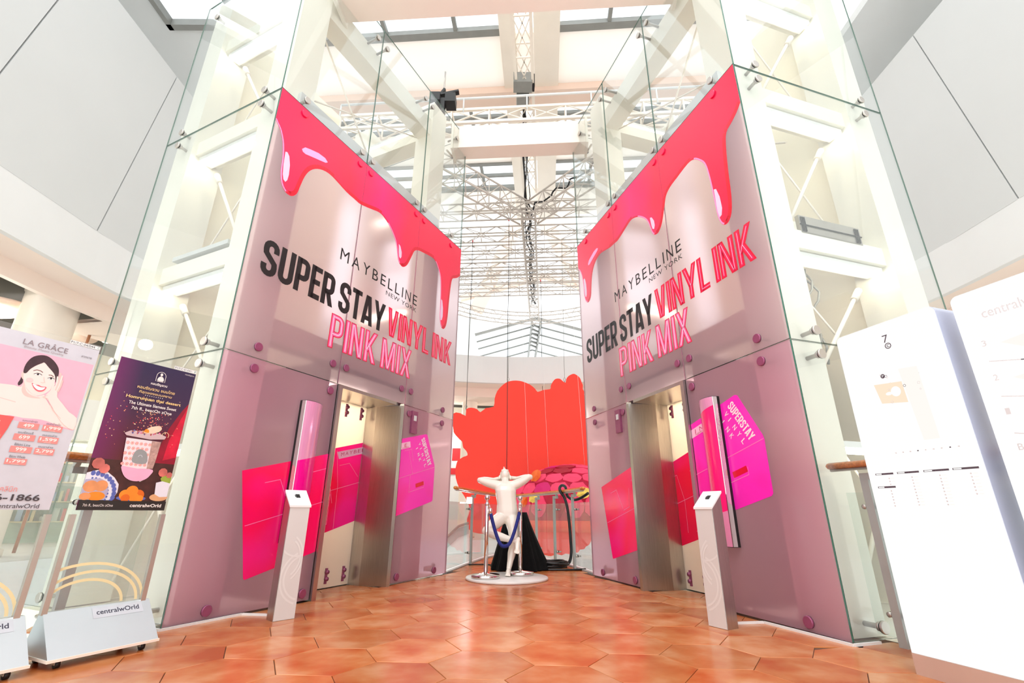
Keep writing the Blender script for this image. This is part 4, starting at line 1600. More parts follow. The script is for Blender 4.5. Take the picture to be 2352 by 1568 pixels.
def clinic_poster(P, y):
    p = Print(y)
    p.rect(0.005, 0.505, 0.81, 1.79, ink('ink_paper', (206, 205, 212)))
    pink = ink('ink_rose', (232, 178, 196), amt=0.03)
    p.poly([(.005, 1.695), (.497, 1.69), (.497, 1.27), (.005, 1.30)], pink)
    skin, skin2 = ink('ink_skin', (248, 222, 214), amt=0.025, scale=5), ink('ink_skin_shade', (236, 196, 188), amt=0.03)
    hair = ink('ink_hair', (66, 40, 48), amt=0.2, scale=30)
    p.poly(smooth([(.005, 1.47), (.06, 1.472), (.131, 1.478), (.17, 1.48), (.2, 1.478), (.205, 1.52), (.223, 1.477), (.251, 1.451), (.285, 1.44), (.31, 1.455),
                   (.325, 1.43), (.373, 1.379), (.447, 1.343), (.497, 1.30), (.497, 1.272), (.363, 1.305), (.311, 1.31), (.254, 1.306), (.195, 1.312), (.143, 1.302), (.005, 1.31)], 2), skin)
    p.poly(smooth([(.205, 1.51), (.225, 1.462), (.255, 1.44), (.30, 1.432), (.27, 1.425), (.23, 1.43), (.206, 1.46)]), skin2)
    p.line([(.06, 1.405), (.13, 1.40), (.20, 1.388)], 0.004, skin2)
    p.poly(smooth([(.186, 1.54), (.184, 1.516), (.180, 1.495), (.188, 1.482), (.200, 1.505)]), hair)
    p.poly(smooth([(.185, 1.567), (.180, 1.551), (.189, 1.527), (.205, 1.52), (.20, 1.551)]), skin2)
    p.poly(smooth([(.190, 1.565), (.202, 1.605), (.229, 1.637), (.262, 1.64), (.302, 1.612), (.329, 1.576), (.337, 1.53), (.328, 1.486), (.304, 1.456), (.276, 1.442), (.245, 1.456), (.217, 1.486), (.197, 1.525)]), skin)
    p.poly(smooth([(.186, 1.562), (.184, 1.608), (.198, 1.652), (.225, 1.676), (.261, 1.683), (.298, 1.665), (.330, 1.630), (.343, 1.59), (.343, 1.536), (.331, 1.57), (.316, 1.592), (.287, 1.618), (.262, 1.640),
                   (.252, 1.634), (.229, 1.612), (.21, 1.585), (.2, 1.56)]), hair)
    brow, dark, lip = ink('ink_brow', (122, 86, 84)), ink('ink_eye', (44, 28, 34)), ink('ink_lip', (226, 92, 108))
    p.line([(.226, 1.581), (.240, 1.590), (.258, 1.588), (.270, 1.581)], 0.0045, brow)
    p.line([(.299, 1.573), (.312, 1.575), (.324, 1.568)], 0.0045, brow)
    for x, z, w_ in ((.251, 1.564, .017), (.315, 1.554, .014)):
        p.poly(smooth([(x - w_, z - .002), (x, z + .007), (x + w_, z), (x, z - .005)]), white_ := ink('ink_eye_white', (246, 240, 240)))
        p.ell(x, z + .001, .0055, .0058, dark, 10)
        p.line([(x - w_ - .002, z - .001), (x - .004, z + .0075), (x + .006, z + .007), (x + w_ + .002, z + .001)], 0.0032, dark)
    p.line([(.281, 1.556), (.288, 1.535), (.293, 1.526), (.285, 1.521), (.275, 1.522)], 0.0028, skin2)
    p.poly(smooth([(.238, 1.510), (.255, 1.503), (.270, 1.505), (.285, 1.499), (.308, 1.500), (.300, 1.475), (.277, 1.467), (.253, 1.483)]), lip)
    p.poly(smooth([(.243, 1.506), (.265, 1.499), (.285, 1.494), (.303, 1.497), (.295, 1.480), (.275, 1.475), (.254, 1.489)]), white_)
    p.ell(.224, 1.525, .016, .012, ink('ink_blush', (246, 200, 198)), 12)
    # arm and hand against the cheek
    p.poly(smooth([(.318, 1.458), (.330, 1.485), (.337, 1.52), (.352, 1.50), (.366, 1.478), (.372, 1.452), (.405, 1.42), (.45, 1.375), (.497, 1.345), (.497, 1.275), (.44, 1.30), (.383, 1.365), (.345, 1.415), (.318, 1.44)], 2), skin)
    for k, (a, b) in enumerate((((.348, 1.49), (.342, 1.575)), ((.354, 1.49), (.350, 1.598)), ((.360, 1.488), (.361, 1.585)), ((.365, 1.484), (.369, 1.556)))):
        p.line([a, ((a[0] + b[0]) / 2 + .003, (a[1] + b[1]) / 2), b], 0.0085, skin if k % 2 == 0 else skin2)
    p.line([(.338, 1.47), (.334, 1.505), (.337, 1.53)], 0.009, skin)
    p.line([(.325, 1.455), (.305, 1.44), (.33, 1.435), (.372, 1.372), (.42, 1.33)], 0.0026, skin2)
    # price list
    coral, coral2 = ink('ink_coral', (240, 92, 90)), ink('ink_coral_bright', (250, 112, 104))
    p.poly([(.005, 1.31), (.215, 1.307), (.206, 1.24), (.16, 1.04), (.005, 1.04)], coral)
    p.poly([(.005, 1.20), (.19, 1.204), (.16, 1.04), (.005, 1.04)], coral2)
    wt, gr = ink('ink_text_white', (240, 232, 226)), ink('ink_text_grey', (110, 100, 104))
    p.text('ชั่น', .10, .165, 1.245, 1.295, wt)
    p.text('ทำ', .09, .155, 1.185, 1.228, wt)
    p.text('ร์', .115, .145, 1.10, 1.16, wt)
    salmon = ink('ink_salmon', (236, 142, 136))
    rows = [(.243, .334, 1.249, 1.283, 'ขนหนวดผู้หญิง', '499'), (.351, .444, 1.248, 1.283, 'ขนหน้าแข้ง', '1,999'), (.241, .334, 1.182, 1.217, 'ขนรักแร้', '699'),
            (.350, .442, 1.180, 1.216, 'ขนแขนล่าง', '1,599'), (.244, .338, 1.114, 1.149, 'Bikini Line', '999'), (.350, .440, 1.113, 1.149, 'ขนขาล่าง', '2,799'), (.241, .333, 1.048, 1.082, 'Bikini Whole', '1,799')]
    for a, b, z0, z1, th_, num in rows:
        m_ = (a + b) / 2
        p.rect(a, b, z0, z1, salmon)
        p.text(num, m_ - .0078 * len(num), m_ + .0078 * len(num), z0 + .009, z1 - .006, wt, bold=0.02)
        p.k -= 1
        p.text('บาท/ครั้ง', m_ - .016, m_ + .016, z0 + .001, z0 + .006, wt)
        p.k -= 1
        p.text(th_, m_ - .034, m_ + .034, z1 + .003, z1 + .017, gr)
        p.k -= 2
    p.k += 2
    p.poly([(.005, 1.02), (.205, 1.02), (.195, .955), (.005, .955)], ink('ink_taupe', (176, 150, 146)))
    dk = ink('ink_text_dark', (70, 62, 66))
    p.text('LA GRÂCE', .139, .349, 1.722, 1.762, ink('ink_text_taupe', (140, 122, 126)), spacing=1.05)
    p.text('Beauty Meets Quality', .150, .335, 1.700, 1.716, ink('ink_text_taupe2', (176, 160, 162)))
    p.text('ลากราซ', .42, .475, 1.722, 1.733, gr)
    p.text('คลินิก', .262, .333, .905, .932, salmon)
    p.text('6-1866', .252, .444, .857, .892, dk, bold=0.02)
    p.text('centralwOrld', .262, .452, .818, .842, dk)
    p.build('poster', P)


def poster_stand(x, y, poster, label, tag_, last):
    rot = PI / 2 - math.radians(26.5)
    P = empty('poster_stand', (x, y, 0), rot, label=label, cat='sign stand', group='acrylic poster stands on steel bases')
    b = MB()
    x0, x1 = -0.005, 0.545
    prof = [(-0.205, 0.052), (-0.005, 0.262), (0.03, 0.262), (0.115, 0.052)]
    n = len(prof)
    vs = [(x0, a, z) for a, z in prof] + [(x1, a, z) for a, z in prof]
    b.add(vs, [tuple(range(n))[::-1], tuple(range(n, 2 * n))] + [(i, n + i, n + (i + 1) % n, (i + 1) % n) for i in range(n)])
    bs = b.build('base', M['brush'], P)
    e = MB().box(x0 - 0.004, x1 + 0.004, -0.212, 0.12, 0.040, 0.054)
    e.build('base_plate', M['steelw'], bs)
    for cx in (0.06, 0.48):
        for cy in (-0.16, 0.07):
            c = MB()
            c.cyl((cx - 0.011, cy, 0.02), (cx + 0.011, cy, 0.02), 0.02, 14)
            c.box(cx - 0.016, cx - 0.012, cy - 0.012, cy + 0.02, 0.018, 0.042, 1).box(cx + 0.012, cx + 0.016, cy - 0.012, cy + 0.02, 0.018, 0.042, 1)
            c.build('caster', [M['gasket'], M['steel']], P)
    # name strip on the sloping face of the base
    dz = Vector((0, 0.2, 0.21)).normalized()

    def onslope(a, h, lift=0.0008):
        o = Vector((0, -0.205, 0.052)) + dz * h
        nn = Vector((0, -dz.z, dz.y))
        q = o + nn * lift
        return (a, q.y, q.z)
    s = MB()
    s.flat([(0.225, 0.205), (0.495, 0.205), (0.495, 0.275), (0.225, 0.275)], lambda a, h: onslope(a, h))
    put_text(s, 'centralwOrld', 0.245, 0.475, 0.228, 0.260, lambda a, h: onslope(a, h, 0.0013), 1, bold=0.012)
    s.build('name_strip', [ink('strip_grey', (194, 198, 204)), ink('ink_navy', (36, 34, 58))], bs)
    for xx in (0.0, 0.508):
        MB().box(xx - 0.014, xx + 0.014, -0.012, 0.018, 0.25, 0.786).build('upright', M['steel'], P)
    sh = MB().box(-0.008, 0.52, 0.0, 0.006, 0.25, 1.822, sides=1).build('acrylic_sheet', [M['acrylic'], M['acrylic']], P)
    r = MB()
    for k, (cx, r0) in enumerate(((0.16, 0.27), (0.19, 0.22), (0.17, 0.17))):
        for q in strip([(cx + r0 * 1.25 * math.cos(t), 0.26 + r0 * math.sin(t) * 0.9) for t in [PI * i / 24 for i in range(25)]], 0.016):
            q = clip(clip(clip(q, 1, 0, 0.49), -1, 0, -0.016), 0, -1, -0.27)
            if len(q) > 2:
                r.flat(q, lambda a, c: (a, -0.0006, c))
    r.build('arc_print', M['arcink'], sh)
    poster(P, -0.0004)
    t = MB()
    t.rect = None
    t.flat([(0.345, 1.792), (0.505, 1.792), (0.505, 1.815), (0.345, 1.815)], lambda a, c: (a, -0.001, c))
    put_text(t, tag_, 0.35, 0.475, 1.796, 1.811, lambda a, c: (a, -0.0014, c), 1)
    put_text(t, last, 0.49, 0.502, 1.796, 1.811, lambda a, c: (a, -0.0014, c), 2)
    t.build('code_strip', [M['white'], M['inkblack'], ink('ink_green', (60, 130, 110))], P)
    return P


M['arcink'] = solid('cream_arc_print', (238, 226, 176), 0.4, amt=0.03, scale=4.0)
EXY = Vector((math.sin(math.radians(26.5)), math.cos(math.radians(26.5))))
NXY = Vector((-EXY.y, EXY.x))
A2 = Vector((-2.464, 2.953)) + NXY * 0.2
poster_stand(A2.x, A2.y, dessert_poster, 'acrylic poster stand with dark purple dessert poster, next to the lift tower', 'P1/7-C-01/041-', 'F')
A1 = A2 - EXY * 0.625
poster_stand(A1.x, A1.y, clinic_poster, 'acrylic poster stand with pale pink beauty poster of a smiling woman', 'P1/7-C-04/044', 'C')


# ------------------------------------------------------------------ directory boards
def rounded(x0, x1, z0, z1, r):
    return arc(x1 - r, z1 - r, r, 0, PI / 2, 6) + arc(x0 + r, z1 - r, r, PI / 2, PI, 6) + [(x0, z0), (x1, z0)]


def board(x, y, w_, fill, label):
    rot = -(PI / 2 - ANG_R)
    P = empty('directory_board', (x, y, 0), rot, label=label, cat='directory board', group='tall white directory boards')
    MB().box(0.0, w_, 0.0, 0.2, 0.0, 0.1).build('plinth', M['plinth'], P)
    MB().prism(rounded(0.0, w_, 0.1, 1.925, 0.035), lambda a, b: (a, 0.19, b), lambda a, b: (a, 0.012, b)).build('casing', M['boardside'], P)
    MB().prism(rounded(0.002, w_ - 0.002, 0.102, 1.923, 0.035), lambda a, b: (a, 0.012, b), lambda a, b: (a, 0.0, b)).build('lit_face', M['lightbox'], P)
    p = Print(-0.0006)
    fill(p)
    p.build('map_print', P)


def map_one(p):
    dk, gy, sd = ink('map_dark', (74, 62, 74)), ink('map_grey', (206, 204, 206)), M['map_sand']
    p.text('7', .290, .322, 1.795, 1.842, dk)
    for q in strip(arc(.311, 1.772, .016, 0, 2 * PI, 22), .005):
        p.k -= 1
        p.poly(q, dk)
    p.k += 2
    p.text('C', .303, .319, 1.763, 1.781, dk, bold=0.03)
    p.poly([(.17, 1.56), (.33, 1.545), (.335, 1.42), (.19, 1.44)], sd)
    p.poly([(.33, 1.62), (.43, 1.61), (.44, 1.20), (.36, 1.20)], M['map_pale'])
    p.ell(.285, 1.495, .028, .03, M['lightbox'])
    p.ell(.245, 1.49, .02, .01, M['lightbox'])
    p.ell(.235, 1.60, .013, .0135, dk, 16)
    p.text('P', .230, .241, 1.594, 1.607, M['lightbox'])
    rs = random.Random(5)
    for k in range(26):
        a, z = rs.uniform(.19, .43), rs.uniform(1.22, 1.62)
        if z < 1.42 and a < .36:
            continue
        s_ = rs.choice((.004, .005, .007))
        p.k -= 1 if k else 0
        for q in strip(arc(a, z, s_, 0, 2 * PI, 8), .002):
            p.k -= 1
            p.poly(q, dk if k % 4 == 0 else gy)
    p.k += 4
    for k in range(9):
        p.rect(.19 + k * .04, .198 + k * .04, 1.144, 1.150, dk if k % 4 == 3 else gy)
    for c, (a, b) in enumerate(((.045, .150), (.172, .290), (.315, .440), (.458, .575))):
        z = 1.030
        p.rect(a, b, z, z + .010, dk)
        p.rect(a + .004, a + (b - a) * .35, z + .002, z + .008, M['lightbox'])
        for r in range((3, 10, 10, 7)[c]):
            zz = 1.008 - r * 0.0165
            p.ell(a + .075, zz, .004, .004, gy, 8)
            p.rect(a + .085, a + .105, zz - .002, zz + .002, M['map_pale'])
    p.rect(.048, .150, .955, .965, dk)
    p.rect(.052, .085, .957, .963, M['lightbox'])
    for r in range(6):
        p.ell(.12, .938 - r * .0165, .004, .004, gy, 8)


def map_two(p):
    gy, sd = ink('map_grey', (206, 204, 206)), M['map_pale']
    p.text('centralwOrld', .115, .43, 1.762, 1.812, gy)
    for t_, z in (('3', 1.62), ('2', 1.44), ('1', 1.27), ('B1', 1.10)):
        p.text(t_, .075, .075 + .018 * len(t_), z, z + .03, gy)
    for k, z in enumerate((1.56, 1.38, 1.20)):
        p.poly([(.15, z + .06), (.5, z + .11), (.56, z + .05), (.25, z)], M['map_pale'])
        p.line([(.08, z - .02), (.32, z - .07)], .004, gy)
        p.line([(.2, z - .045), (.24, z - .053)], .005, ink('map_dark', (74, 62, 74)))


M['map_sand'] = emit('map_sand_lit', (255, 232, 206), 0.465)
M['map_pale'] = emit('map_pale_lit', (254, 249, 243), 0.465)
DV = Vector((math.sin(ANG_R), -math.cos(ANG_R)))
board(2.190, 3.002, 0.593, map_one, 'lit white directory board headed 7, with floor map and shop columns')
D2 = Vector((2.190, 3.002)) + DV * 0.675
board(D2.x, D2.y, 0.60, map_two, 'lit white directory board with a mall name, cut off at the edge')


# ------------------------------------------------------------------ balustrades
def clampmesh():
    m = MB()
    m.lathe([(0.002, -0.03), (0.017, -0.03), (0.017, -0.004)], n=12)
    m.lathe([(0.019, -0.004), (0.019, 0.004)], n=12, mi=1)
    m.lathe([(0.012, 0.004), (0.012, 0.05)], n=10)
    m.v = [(x, z, -y) for x, y, z in m.v]
    return m.mesh('clamp', [M['steel'], M['gasket']])


CLAMP = clampmesh()


def dense(pts, n=6):
    out = []
    for i in range(len(pts) - 1):
        p0 = Vector(pts[max(i - 1, 0)])
        p1, p2 = Vector(pts[i]), Vector(pts[i + 1])
        p3 = Vector(pts[min(i + 2, len(pts) - 1)])
        for k in range(n):
            t = k / n
            out.append(0.5 * ((2 * p1) + (p2 - p0) * t + (2 * p0 - 5 * p1 + 4 * p2 - p3) * t * t + (3 * p1 - p0 - 3 * p2 + p3) * t ** 3))
    return out + [Vector(pts[-1])]


def balustrade(label, pts, postat, inward, h=1.15, wood=True):
    """pts: the line of the glass; inward: +1 when the landing lies to the left of the direction of travel"""
    P = empty('balustrade', (pts[0][0], pts[0][1], 0), label=label, cat='railing')
    o = Vector((pts[0][0], pts[0][1]))
    L = [Vector(p) - o for p in pts]
    path = dense([(p.x, p.y) for p in L]) if len(L) > 2 else L

    def nrm(d):
        return Vector((-d.y, d.x)).normalized() * inward
    hr = []
    for i, p in enumerate(path):
        d = path[min(i + 1, len(path) - 1)] - path[max(i - 1, 0)]
        q = p + nrm(d) * 0.10
        hr.append((q.x, q.y, h))
    m = MB()
    m.tube(hr, 0.03, 14)
    m.v = [(x, y, h + (z - h) * 0.85) for x, y, z in m.v]
    for e in (0, -1):
        m.lathe([(0.001, -0.026), (0.02, -0.018), (0.03, 0), (0.02, 0.018), (0.001, 0.026)], hr[e], 14)
    m.build('handrail', M['wood'], P)
    mm = MB()
    mm.tube([(x, y, z - 0.03) for x, y, z in hr], 0.012, 8)
    mm.build('rail_core', M['steel'], P)
    # glass between posts
    for i in range(len(L) - 1):
        a, b = L[i], L[i + 1]
        d = (b - a).normalized()
        n = nrm(d)
        ln = (b - a).length
        k = max(1, round(ln / 1.1))
        for s in range(k):
            p, q = a + (b - a) * (s / k) + d * 0.012, a + (b - a) * ((s + 1) / k) - d * 0.012
            g = MB().bar((p.x, p.y, 0.5), (q.x, q.y, 0.5), 0.012, 0.92)
            g.build('glass_panel', M['railglass'], P)
    for f in postat:
        i = int(f)
        t = f - i
        a, b = L[i], L[min(i + 1, len(L) - 1)]
        p = a + (b - a) * t
        d = (b - a).normalized() if b != a else (L[i] - L[i - 1]).normalized()
        n = nrm(d)
        c = p + n * 0.055
        s = MB()
        s.bar((c.x, c.y, -0.05), (c.x, c.y, h - 0.10), 0.055, 0.032, up=(n.x, n.y, 0))
        e = p + n * 0.13 + d * 0.1
        s.bar((c.x - d.x * 0.028, c.y - d.y * 0.028, h - 0.085), (c.x + d.x * 0.16, c.y + d.y * 0.16, h - 0.085), 0.032, 0.045)
        s.bar((c.x + d.x * 0.145, c.y + d.y * 0.145, h - 0.065), (c.x + d.x * 0.145 + n.x * .03, c.y + d.y * 0.145 + n.y * .03, h - 0.02), 0.03, 0.03)
        po = s.build('post', M['railpost'], P)
        for z in (0.18, 0.86):
            for sd in (-1, 1):
                o2 = inst('clamp', CLAMP, po, loc=(p.x + n.x * 0.02 + d.x * 0.06 * sd, p.y + n.y * 0.02 + d.y * 0.06 * sd, z))
                o2.rotation_euler = (0, 0, math.atan2(n.y, n.x) + PI / 2)
    return P


balustrade('wooden handrail and glass balustrade curving behind the white statue', PROW, (1.1, 3.4, 5.6, 6.5, 7.35), -1)
balustrade('wooden handrail and glass balustrade behind the acrylic poster stands', [(-2.78, 3.86), (-3.42, 2.2)], (0.25, 0.8), 1, h=1.15)
balustrade('wooden handrail and glass balustrade behind the directory boards', [(2.52, 3.74), (3.12, 2.1)], (0.12, 0.75), -1, h=1.15)

# ------------------------------------------------------------------ white statue on a round base
def ellipsoid(mb, c, r, rotx=0.0, n=20, m=12):
    vs, fs = [], []
    R = Matrix.Rotation(rotx, 3, 'X')
    for i in range(m + 1):
        t = PI * i / m
        for k in range(n):
            a = 2 * PI * k / n
            p = R @ Vector((r[0] * math.sin(t) * math.cos(a), r[1] * math.sin(t) * math.sin(a), r[2] * math.cos(t)))
            vs.append((c[0] + p.x, c[1] + p.y, c[2] + p.z))
    for i in range(m):
        for k in range(n):
            k2 = (k + 1) % n
            fs.append((i * n + k, (i + 1) * n + k, (i + 1) * n + k2, i * n + k2))
    mb.add(vs, fs)


def limb(mb, pts, rs, n=16, sub=4):
    P3 = [Vector(p) for p in pts]
    path, rad = [], []
    for i in range(len(P3) - 1):
        p0, p1, p2, p3 = P3[max(i - 1, 0)], P3[i], P3[i + 1], P3[min(i + 2, len(P3) - 1)]
        for k in range(sub):
            t = k / sub
            path.append(0.5 * ((2 * p1) + (p2 - p0) * t + (2 * p0 - 5 * p1 + 4 * p2 - p3) * t * t + (3 * p1 - p0 - 3 * p2 + p3) * t ** 3))
            rad.append(rs[i] + (rs[i + 1] - rs[i]) * (3 * t * t - 2 * t ** 3))
    path.append(P3[-1])
    rad.append(rs[-1])
    mb.tube(path, rad, n)
    ellipsoid(mb, path[0], (rad[0],) * 3, n=12, m=8)
    ellipsoid(mb, path[-1], (rad[-1],) * 3, n=12, m=8)


def statue():
    O = Vector((-0.05, 6.77, 0.0))
    P = empty('statue', O, label='glossy white figure statue, head thrown back and one leg crossed, on round base', cat='statue')
    MB().lathe([(0.02, 0.0), (0.525, 0.0), (0.532, 0.006), (0.532, 0.022), (0.525, 0.03), (0.02, 0.03)], (0, 0, 0), 64).build('round_base', M['disc'], P)
    b = MB()
    rings = [(.655, -.06, 7.08, .06, .06), (.69, -.06, 7.08, .12, .09), (.75, -.058, 7.08, .150, .108), (.82, -.056, 7.075, .152, .106), (.91, -.058, 7.07, .140, .094),
             (1.0, -.07, 7.08, .142, .102), (1.10, -.079, 7.09, .15, .112), (1.155, -.082, 7.105, .138, .10), (1.19, -.084, 7.125, .115, .085), (1.215, -.086, 7.145, .085, .068), (1.235, -.088, 7.16, .05, .05)]
    n = 28
    vs, fs = [], []
    for z, cx, cy, rx, ry in rings:
        for k in range(n):
            a = 2 * PI * k / n
            ca, sa = math.cos(a), math.sin(a)
            q = 2 / 2.5
            vs.append((cx + rx * abs(ca) ** q * (1 if ca > 0 else -1), cy + ry * abs(sa) ** q * (1 if sa > 0 else -1), z))
    for i in range(len(rings) - 1):
        for k in range(n):
            k2 = (k + 1) % n
            fs.append((i * n + k, i * n + k2, (i + 1) * n + k2, (i + 1) * n + k))
    fs.append(tuple(range(n))[::-1])
    fs.append(tuple((len(rings) - 1) * n + k for k in range(n)))
    b.add(vs, fs)
    limb(b, [(-.087, 7.13, 1.18), (-.09, 7.17, 1.25), (-.093, 7.2, 1.29)], [.058, .05, .05])
    ellipsoid(b, (-.094, 7.25, 1.318), (.077, .105, .088), 0.25)     # head, face turned up
    ellipsoid(b, (-.092, 7.165, 1.325), (.054, .05, .055))          # jaw and chin
    ellipsoid(b, (-.098, 7.19, 1.372), (.05, .06, .036))
    limb(b, [(-.103, 7.215, 1.395), (-.108, 7.195, 1.425), (-.109, 7.18, 1.436)], [.022, .013, .007], sub=3)   # nose
    ellipsoid(b, (-.105, 7.165, 1.384), (.022, .012, .012))         # lips
    for s in (-1, 1):
        ellipsoid(b, (-.094 + s * .036, 7.225, 1.392), (.02, .018, .012))      # eyelids
        ellipsoid(b, (-.093 + s * .084, 7.225, 1.283), (.014, .028, .036), -0.5)   # ears
    # arms, hands behind the head
    for s, sh, el, wr, hd in ((-1, (-.205, 7.11, 1.172), (-.455, 7.07, 1.238), (-.26, 7.30, 1.262), (-.16, 7.345, 1.285)),
                              (1, (.045, 7.11, 1.175), (.272, 7.07, 1.285), (.09, 7.30, 1.282), (-.03, 7.345, 1.29))):
        mid = tuple((sh[i] + el[i]) / 2 for i in range(3))
        limb(b, [(sh[0] - s * .07, sh[1], sh[2] - .012), sh, (mid[0], mid[1], mid[2] - .004), (el[0] - s * .03, el[1], el[2] - .006), el], [.07, .068, .058, .047, .038])
        limb(b, [el, tuple(el[i] + (wr[i] - el[i]) * .35 for i in range(3)), wr], [.038, .046, .027])
        limb(b, [wr, hd], [.026, .03], sub=3)
        for k in range(4):
            dz = (k - 1.5) * .017
            limb(b, [(hd[0], hd[1], hd[2] + dz), (hd[0] - s * .045, hd[1] + .012, hd[2] + dz * 1.1), (hd[0] - s * (.078 - abs(k - 1.5) * .008), hd[1] + .004, hd[2] + dz * 1.1)], [.0095, .009, .007], n=8, sub=2)
        limb(b, [(hd[0] + s * .01, hd[1], hd[2] - .025), (hd[0] - s * .02, hd[1] - .012, hd[2] - .05)], [.011, .008], n=8, sub=2)
    # standing leg
    limb(b, [(.0, 7.06, .76), (.02, 7.03, .66), (.036, 7.0, .55), (.038, 6.97, .44), (.028, 6.98, .37), (.012, 6.985, .29), (-.012, 6.96, .17), (-.026, 6.945, .10)],
         [.085, .093, .076, .057, .053, .056, .04, .033])
    limb(b, [(-.026, 6.965, .068), (-.03, 6.90, .072), (-.034, 6.83, .058), (-.037, 6.785, .05)], [.034, .036, .032, .022])
    ellipsoid(b, (-.027, 6.985, .062), (.03, .036, .032))
    for k in range(5):
        x = -.066 + k * .0145
        ln = (.738, .728, .726, .722, .716)[4 - k] if False else (.752, .742, .736, .732, .728)[k]
        limb(b, [(x, 6.80, .046), (x - .001, (6.80 + ln + 6.0) / 2, .044), (x - .002, ln + 6.0, .04)], [.0105, .0095, .0085 if k < 4 else .011], n=8, sub=2)
    # crossed leg
    limb(b, [(-.12, 7.06, .75), (-.19, 7.0, .69), (-.27, 6.91, .625), (-.335, 6.85, .572)], [.088, .09, .075, .056])
    limb(b, [(-.335, 6.85, .572), (-.25, 6.83, .535), (-.15, 6.83, .502), (-.03, 6.84, .468), (.055, 6.85, .448)], [.054, .056, .054, .042, .033])
    limb(b, [(.085, 6.86, .452), (.083, 6.82, .405), (.082, 6.785, .355), (.078, 6.765, .325)], [.034, .034, .03, .02])
    ellipsoid(b, (.098, 6.865, .468), (.03, .036, .03))
    for k in range(5):
        x = .05 + k * .0145
        limb(b, [(x, 6.775, .335), (x - .002, 6.76, .312), (x - .003, 6.752, .298 + .004 * abs(k - 3))], [.0105, .0095, .008], n=8, sub=2)
    b.v = [(x - O.x, y - O.y, z + 0.004) for x, y, z in b.v]
    me = b.mesh('body', M['statue'])
    t = bpy.data.objects.new('body', me)
    COL.objects.link(t)
    r = t.modifiers.new('r', 'REMESH')
    r.mode = 'VOXEL'
    r.voxel_size = 0.0065
    s = t.modifiers.new('s', 'SMOOTH')
    s.factor = 0.5
    s.iterations = 9
    dg = bpy.context.evaluated_depsgraph_get()
    m2 = bpy.data.meshes.new_from_object(t.evaluated_get(dg))
    bpy.data.objects.remove(t)
    m2.materials.clear()
    m2.materials.append(M['statue'])
    for p in m2.polygons:
        p.use_smooth = True
    m2.name = 'body'
    inst('body', m2, P)
    return P


statue()


# ------------------------------------------------------------------ rope barrier
def stanchion(x, y, label):
    P = empty('stanchion', (x, y, 0.03), label=label, cat='stanchion', group='polished rope stanchions beside the statue')
    MB().lathe([(0.01, 0.0), (0.178, 0.0), (0.182, 0.004), (0.182, 0.032), (0.176, 0.042), (0.06, 0.056), (0.034, 0.07), (0.01, 0.07)], (0, 0, 0), 40).build('base', M['chrome'], P)
    MB().lathe([(0.026, 0.06), (0.026, 0.86), (0.02, 0.865)], (0, 0, 0), 24).build('pole', M['chrome'], P)
    MB().lathe([(0.018, 0.86), (0.030, 0.865), (0.030, 0.89), (0.018, 0.90), (0.014, 0.92), (0.022, 0.925), (0.012, 0.93), (0.026, 0.937), (0.035, 0.955), (0.036, 0.967), (0.033, 0.982), (0.022, 0.996), (0.004, 1.0)],
               (0, 0, 0), 24).build('ball_finial', M['chrome'], P)
    return P


stanchion(-0.318, 6.615, 'polished steel stanchion closer to the poster stands, holding one end of the blue rope')
stanchion(0.125, 6.955, 'polished steel stanchion behind the crossed foot of the statue')
P = empty('barrier_rope', (-0.318, 6.615, 0.9), label='navy velvet barrier rope hanging slack across the statue', cat='rope')
rp = []
a, bq = Vector((-0.272, 6.60, 0.80)), Vector((0.118, 6.90, 0.82))
N = 40
for i in range(N + 1):
    t = i / N
    s = 2 * t - 1
    prof = 1 - abs(s) ** 3.2
    z = 0.81 - 0.415 * prof + 0.01 * t
    sx = t - 0.12 * math.sin(2 * PI * t) * 1.0
    p = a.lerp(bq, max(0, min(1, 0.5 + 0.5 * s * (0.62 + 0.38 * s * s) * 1.0)))
    rp.append((p.x, p.y - 0.14 * math.sin(PI * t) ** 1.0, z))
O = Vector((-0.318, 6.615, 0.9))
rp = [tuple(Vector(p) - O) for p in rp]
MB().tube(rp, 0.0225, 14).build('velvet_rope', M['velvet'], P)
for e, hook in ((0, Vector((-0.292, 6.608, 0.90)) - O), (-1, Vector((0.125, 6.927, 0.905)) - O)):
    p = Vector(rp[e])
    m = MB()
    m.tube([p + Vector((0, 0, -0.02)), p + Vector((0, 0, 0.035)), p + Vector((0, 0, 0.05))], [0.025, 0.025, 0.014], 14)
    m.tube([p + Vector((0, 0, 0.045)), (p + hook) / 2 + Vector((0, 0, 0.03)), hook + Vector((0, 0, 0.01)), hook + Vector((0, 0, -0.03))], 0.006, 8)
    m.build('rope_hook', M['chrome'], P)

# ------------------------------------------------------------------ black draped box, cables
P = empty('draped_box', (0.08, 8.0, 0), label='box draped in black cloth standing behind the white statue', cat='covered box')
m = MB()
n, rows = 144, 9
vs, fs = [], []
for r in range(rows + 1):
    t = r / rows
    z = 0.80 * (1 - t)
    for k in range(n):
        a = 2 * PI * k / n
        ca, sa = math.cos(a), math.sin(a)
        q = 2 / 2.7
        bx = abs(ca) ** q * (1 if ca > 0 else -1)
        by = abs(sa) ** q * (1 if sa > 0 else -1)
        rip = 1 + 0.06 * t * math.sin(11 * a + 0.6) + 0.035 * t * math.sin(23 * a)
        rx = (0.17 + (0.21 + 0.11 * max(0, ca)) * t ** 1.1) * rip
        ry = (0.22 + 0.26 * t ** 1.1) * rip
        vs.append((bx * rx, by * ry, z + 0.012))
for r in range(rows):
    for k in range(n):
        k2 = (k + 1) % n
        fs.append((r * n + k, (r + 1) * n + k, (r + 1) * n + k2, r * n + k2))
fs.append(tuple(range(n)))
m.add(vs, fs, 0, True)
m.build('cloth', M['cloth'], P)
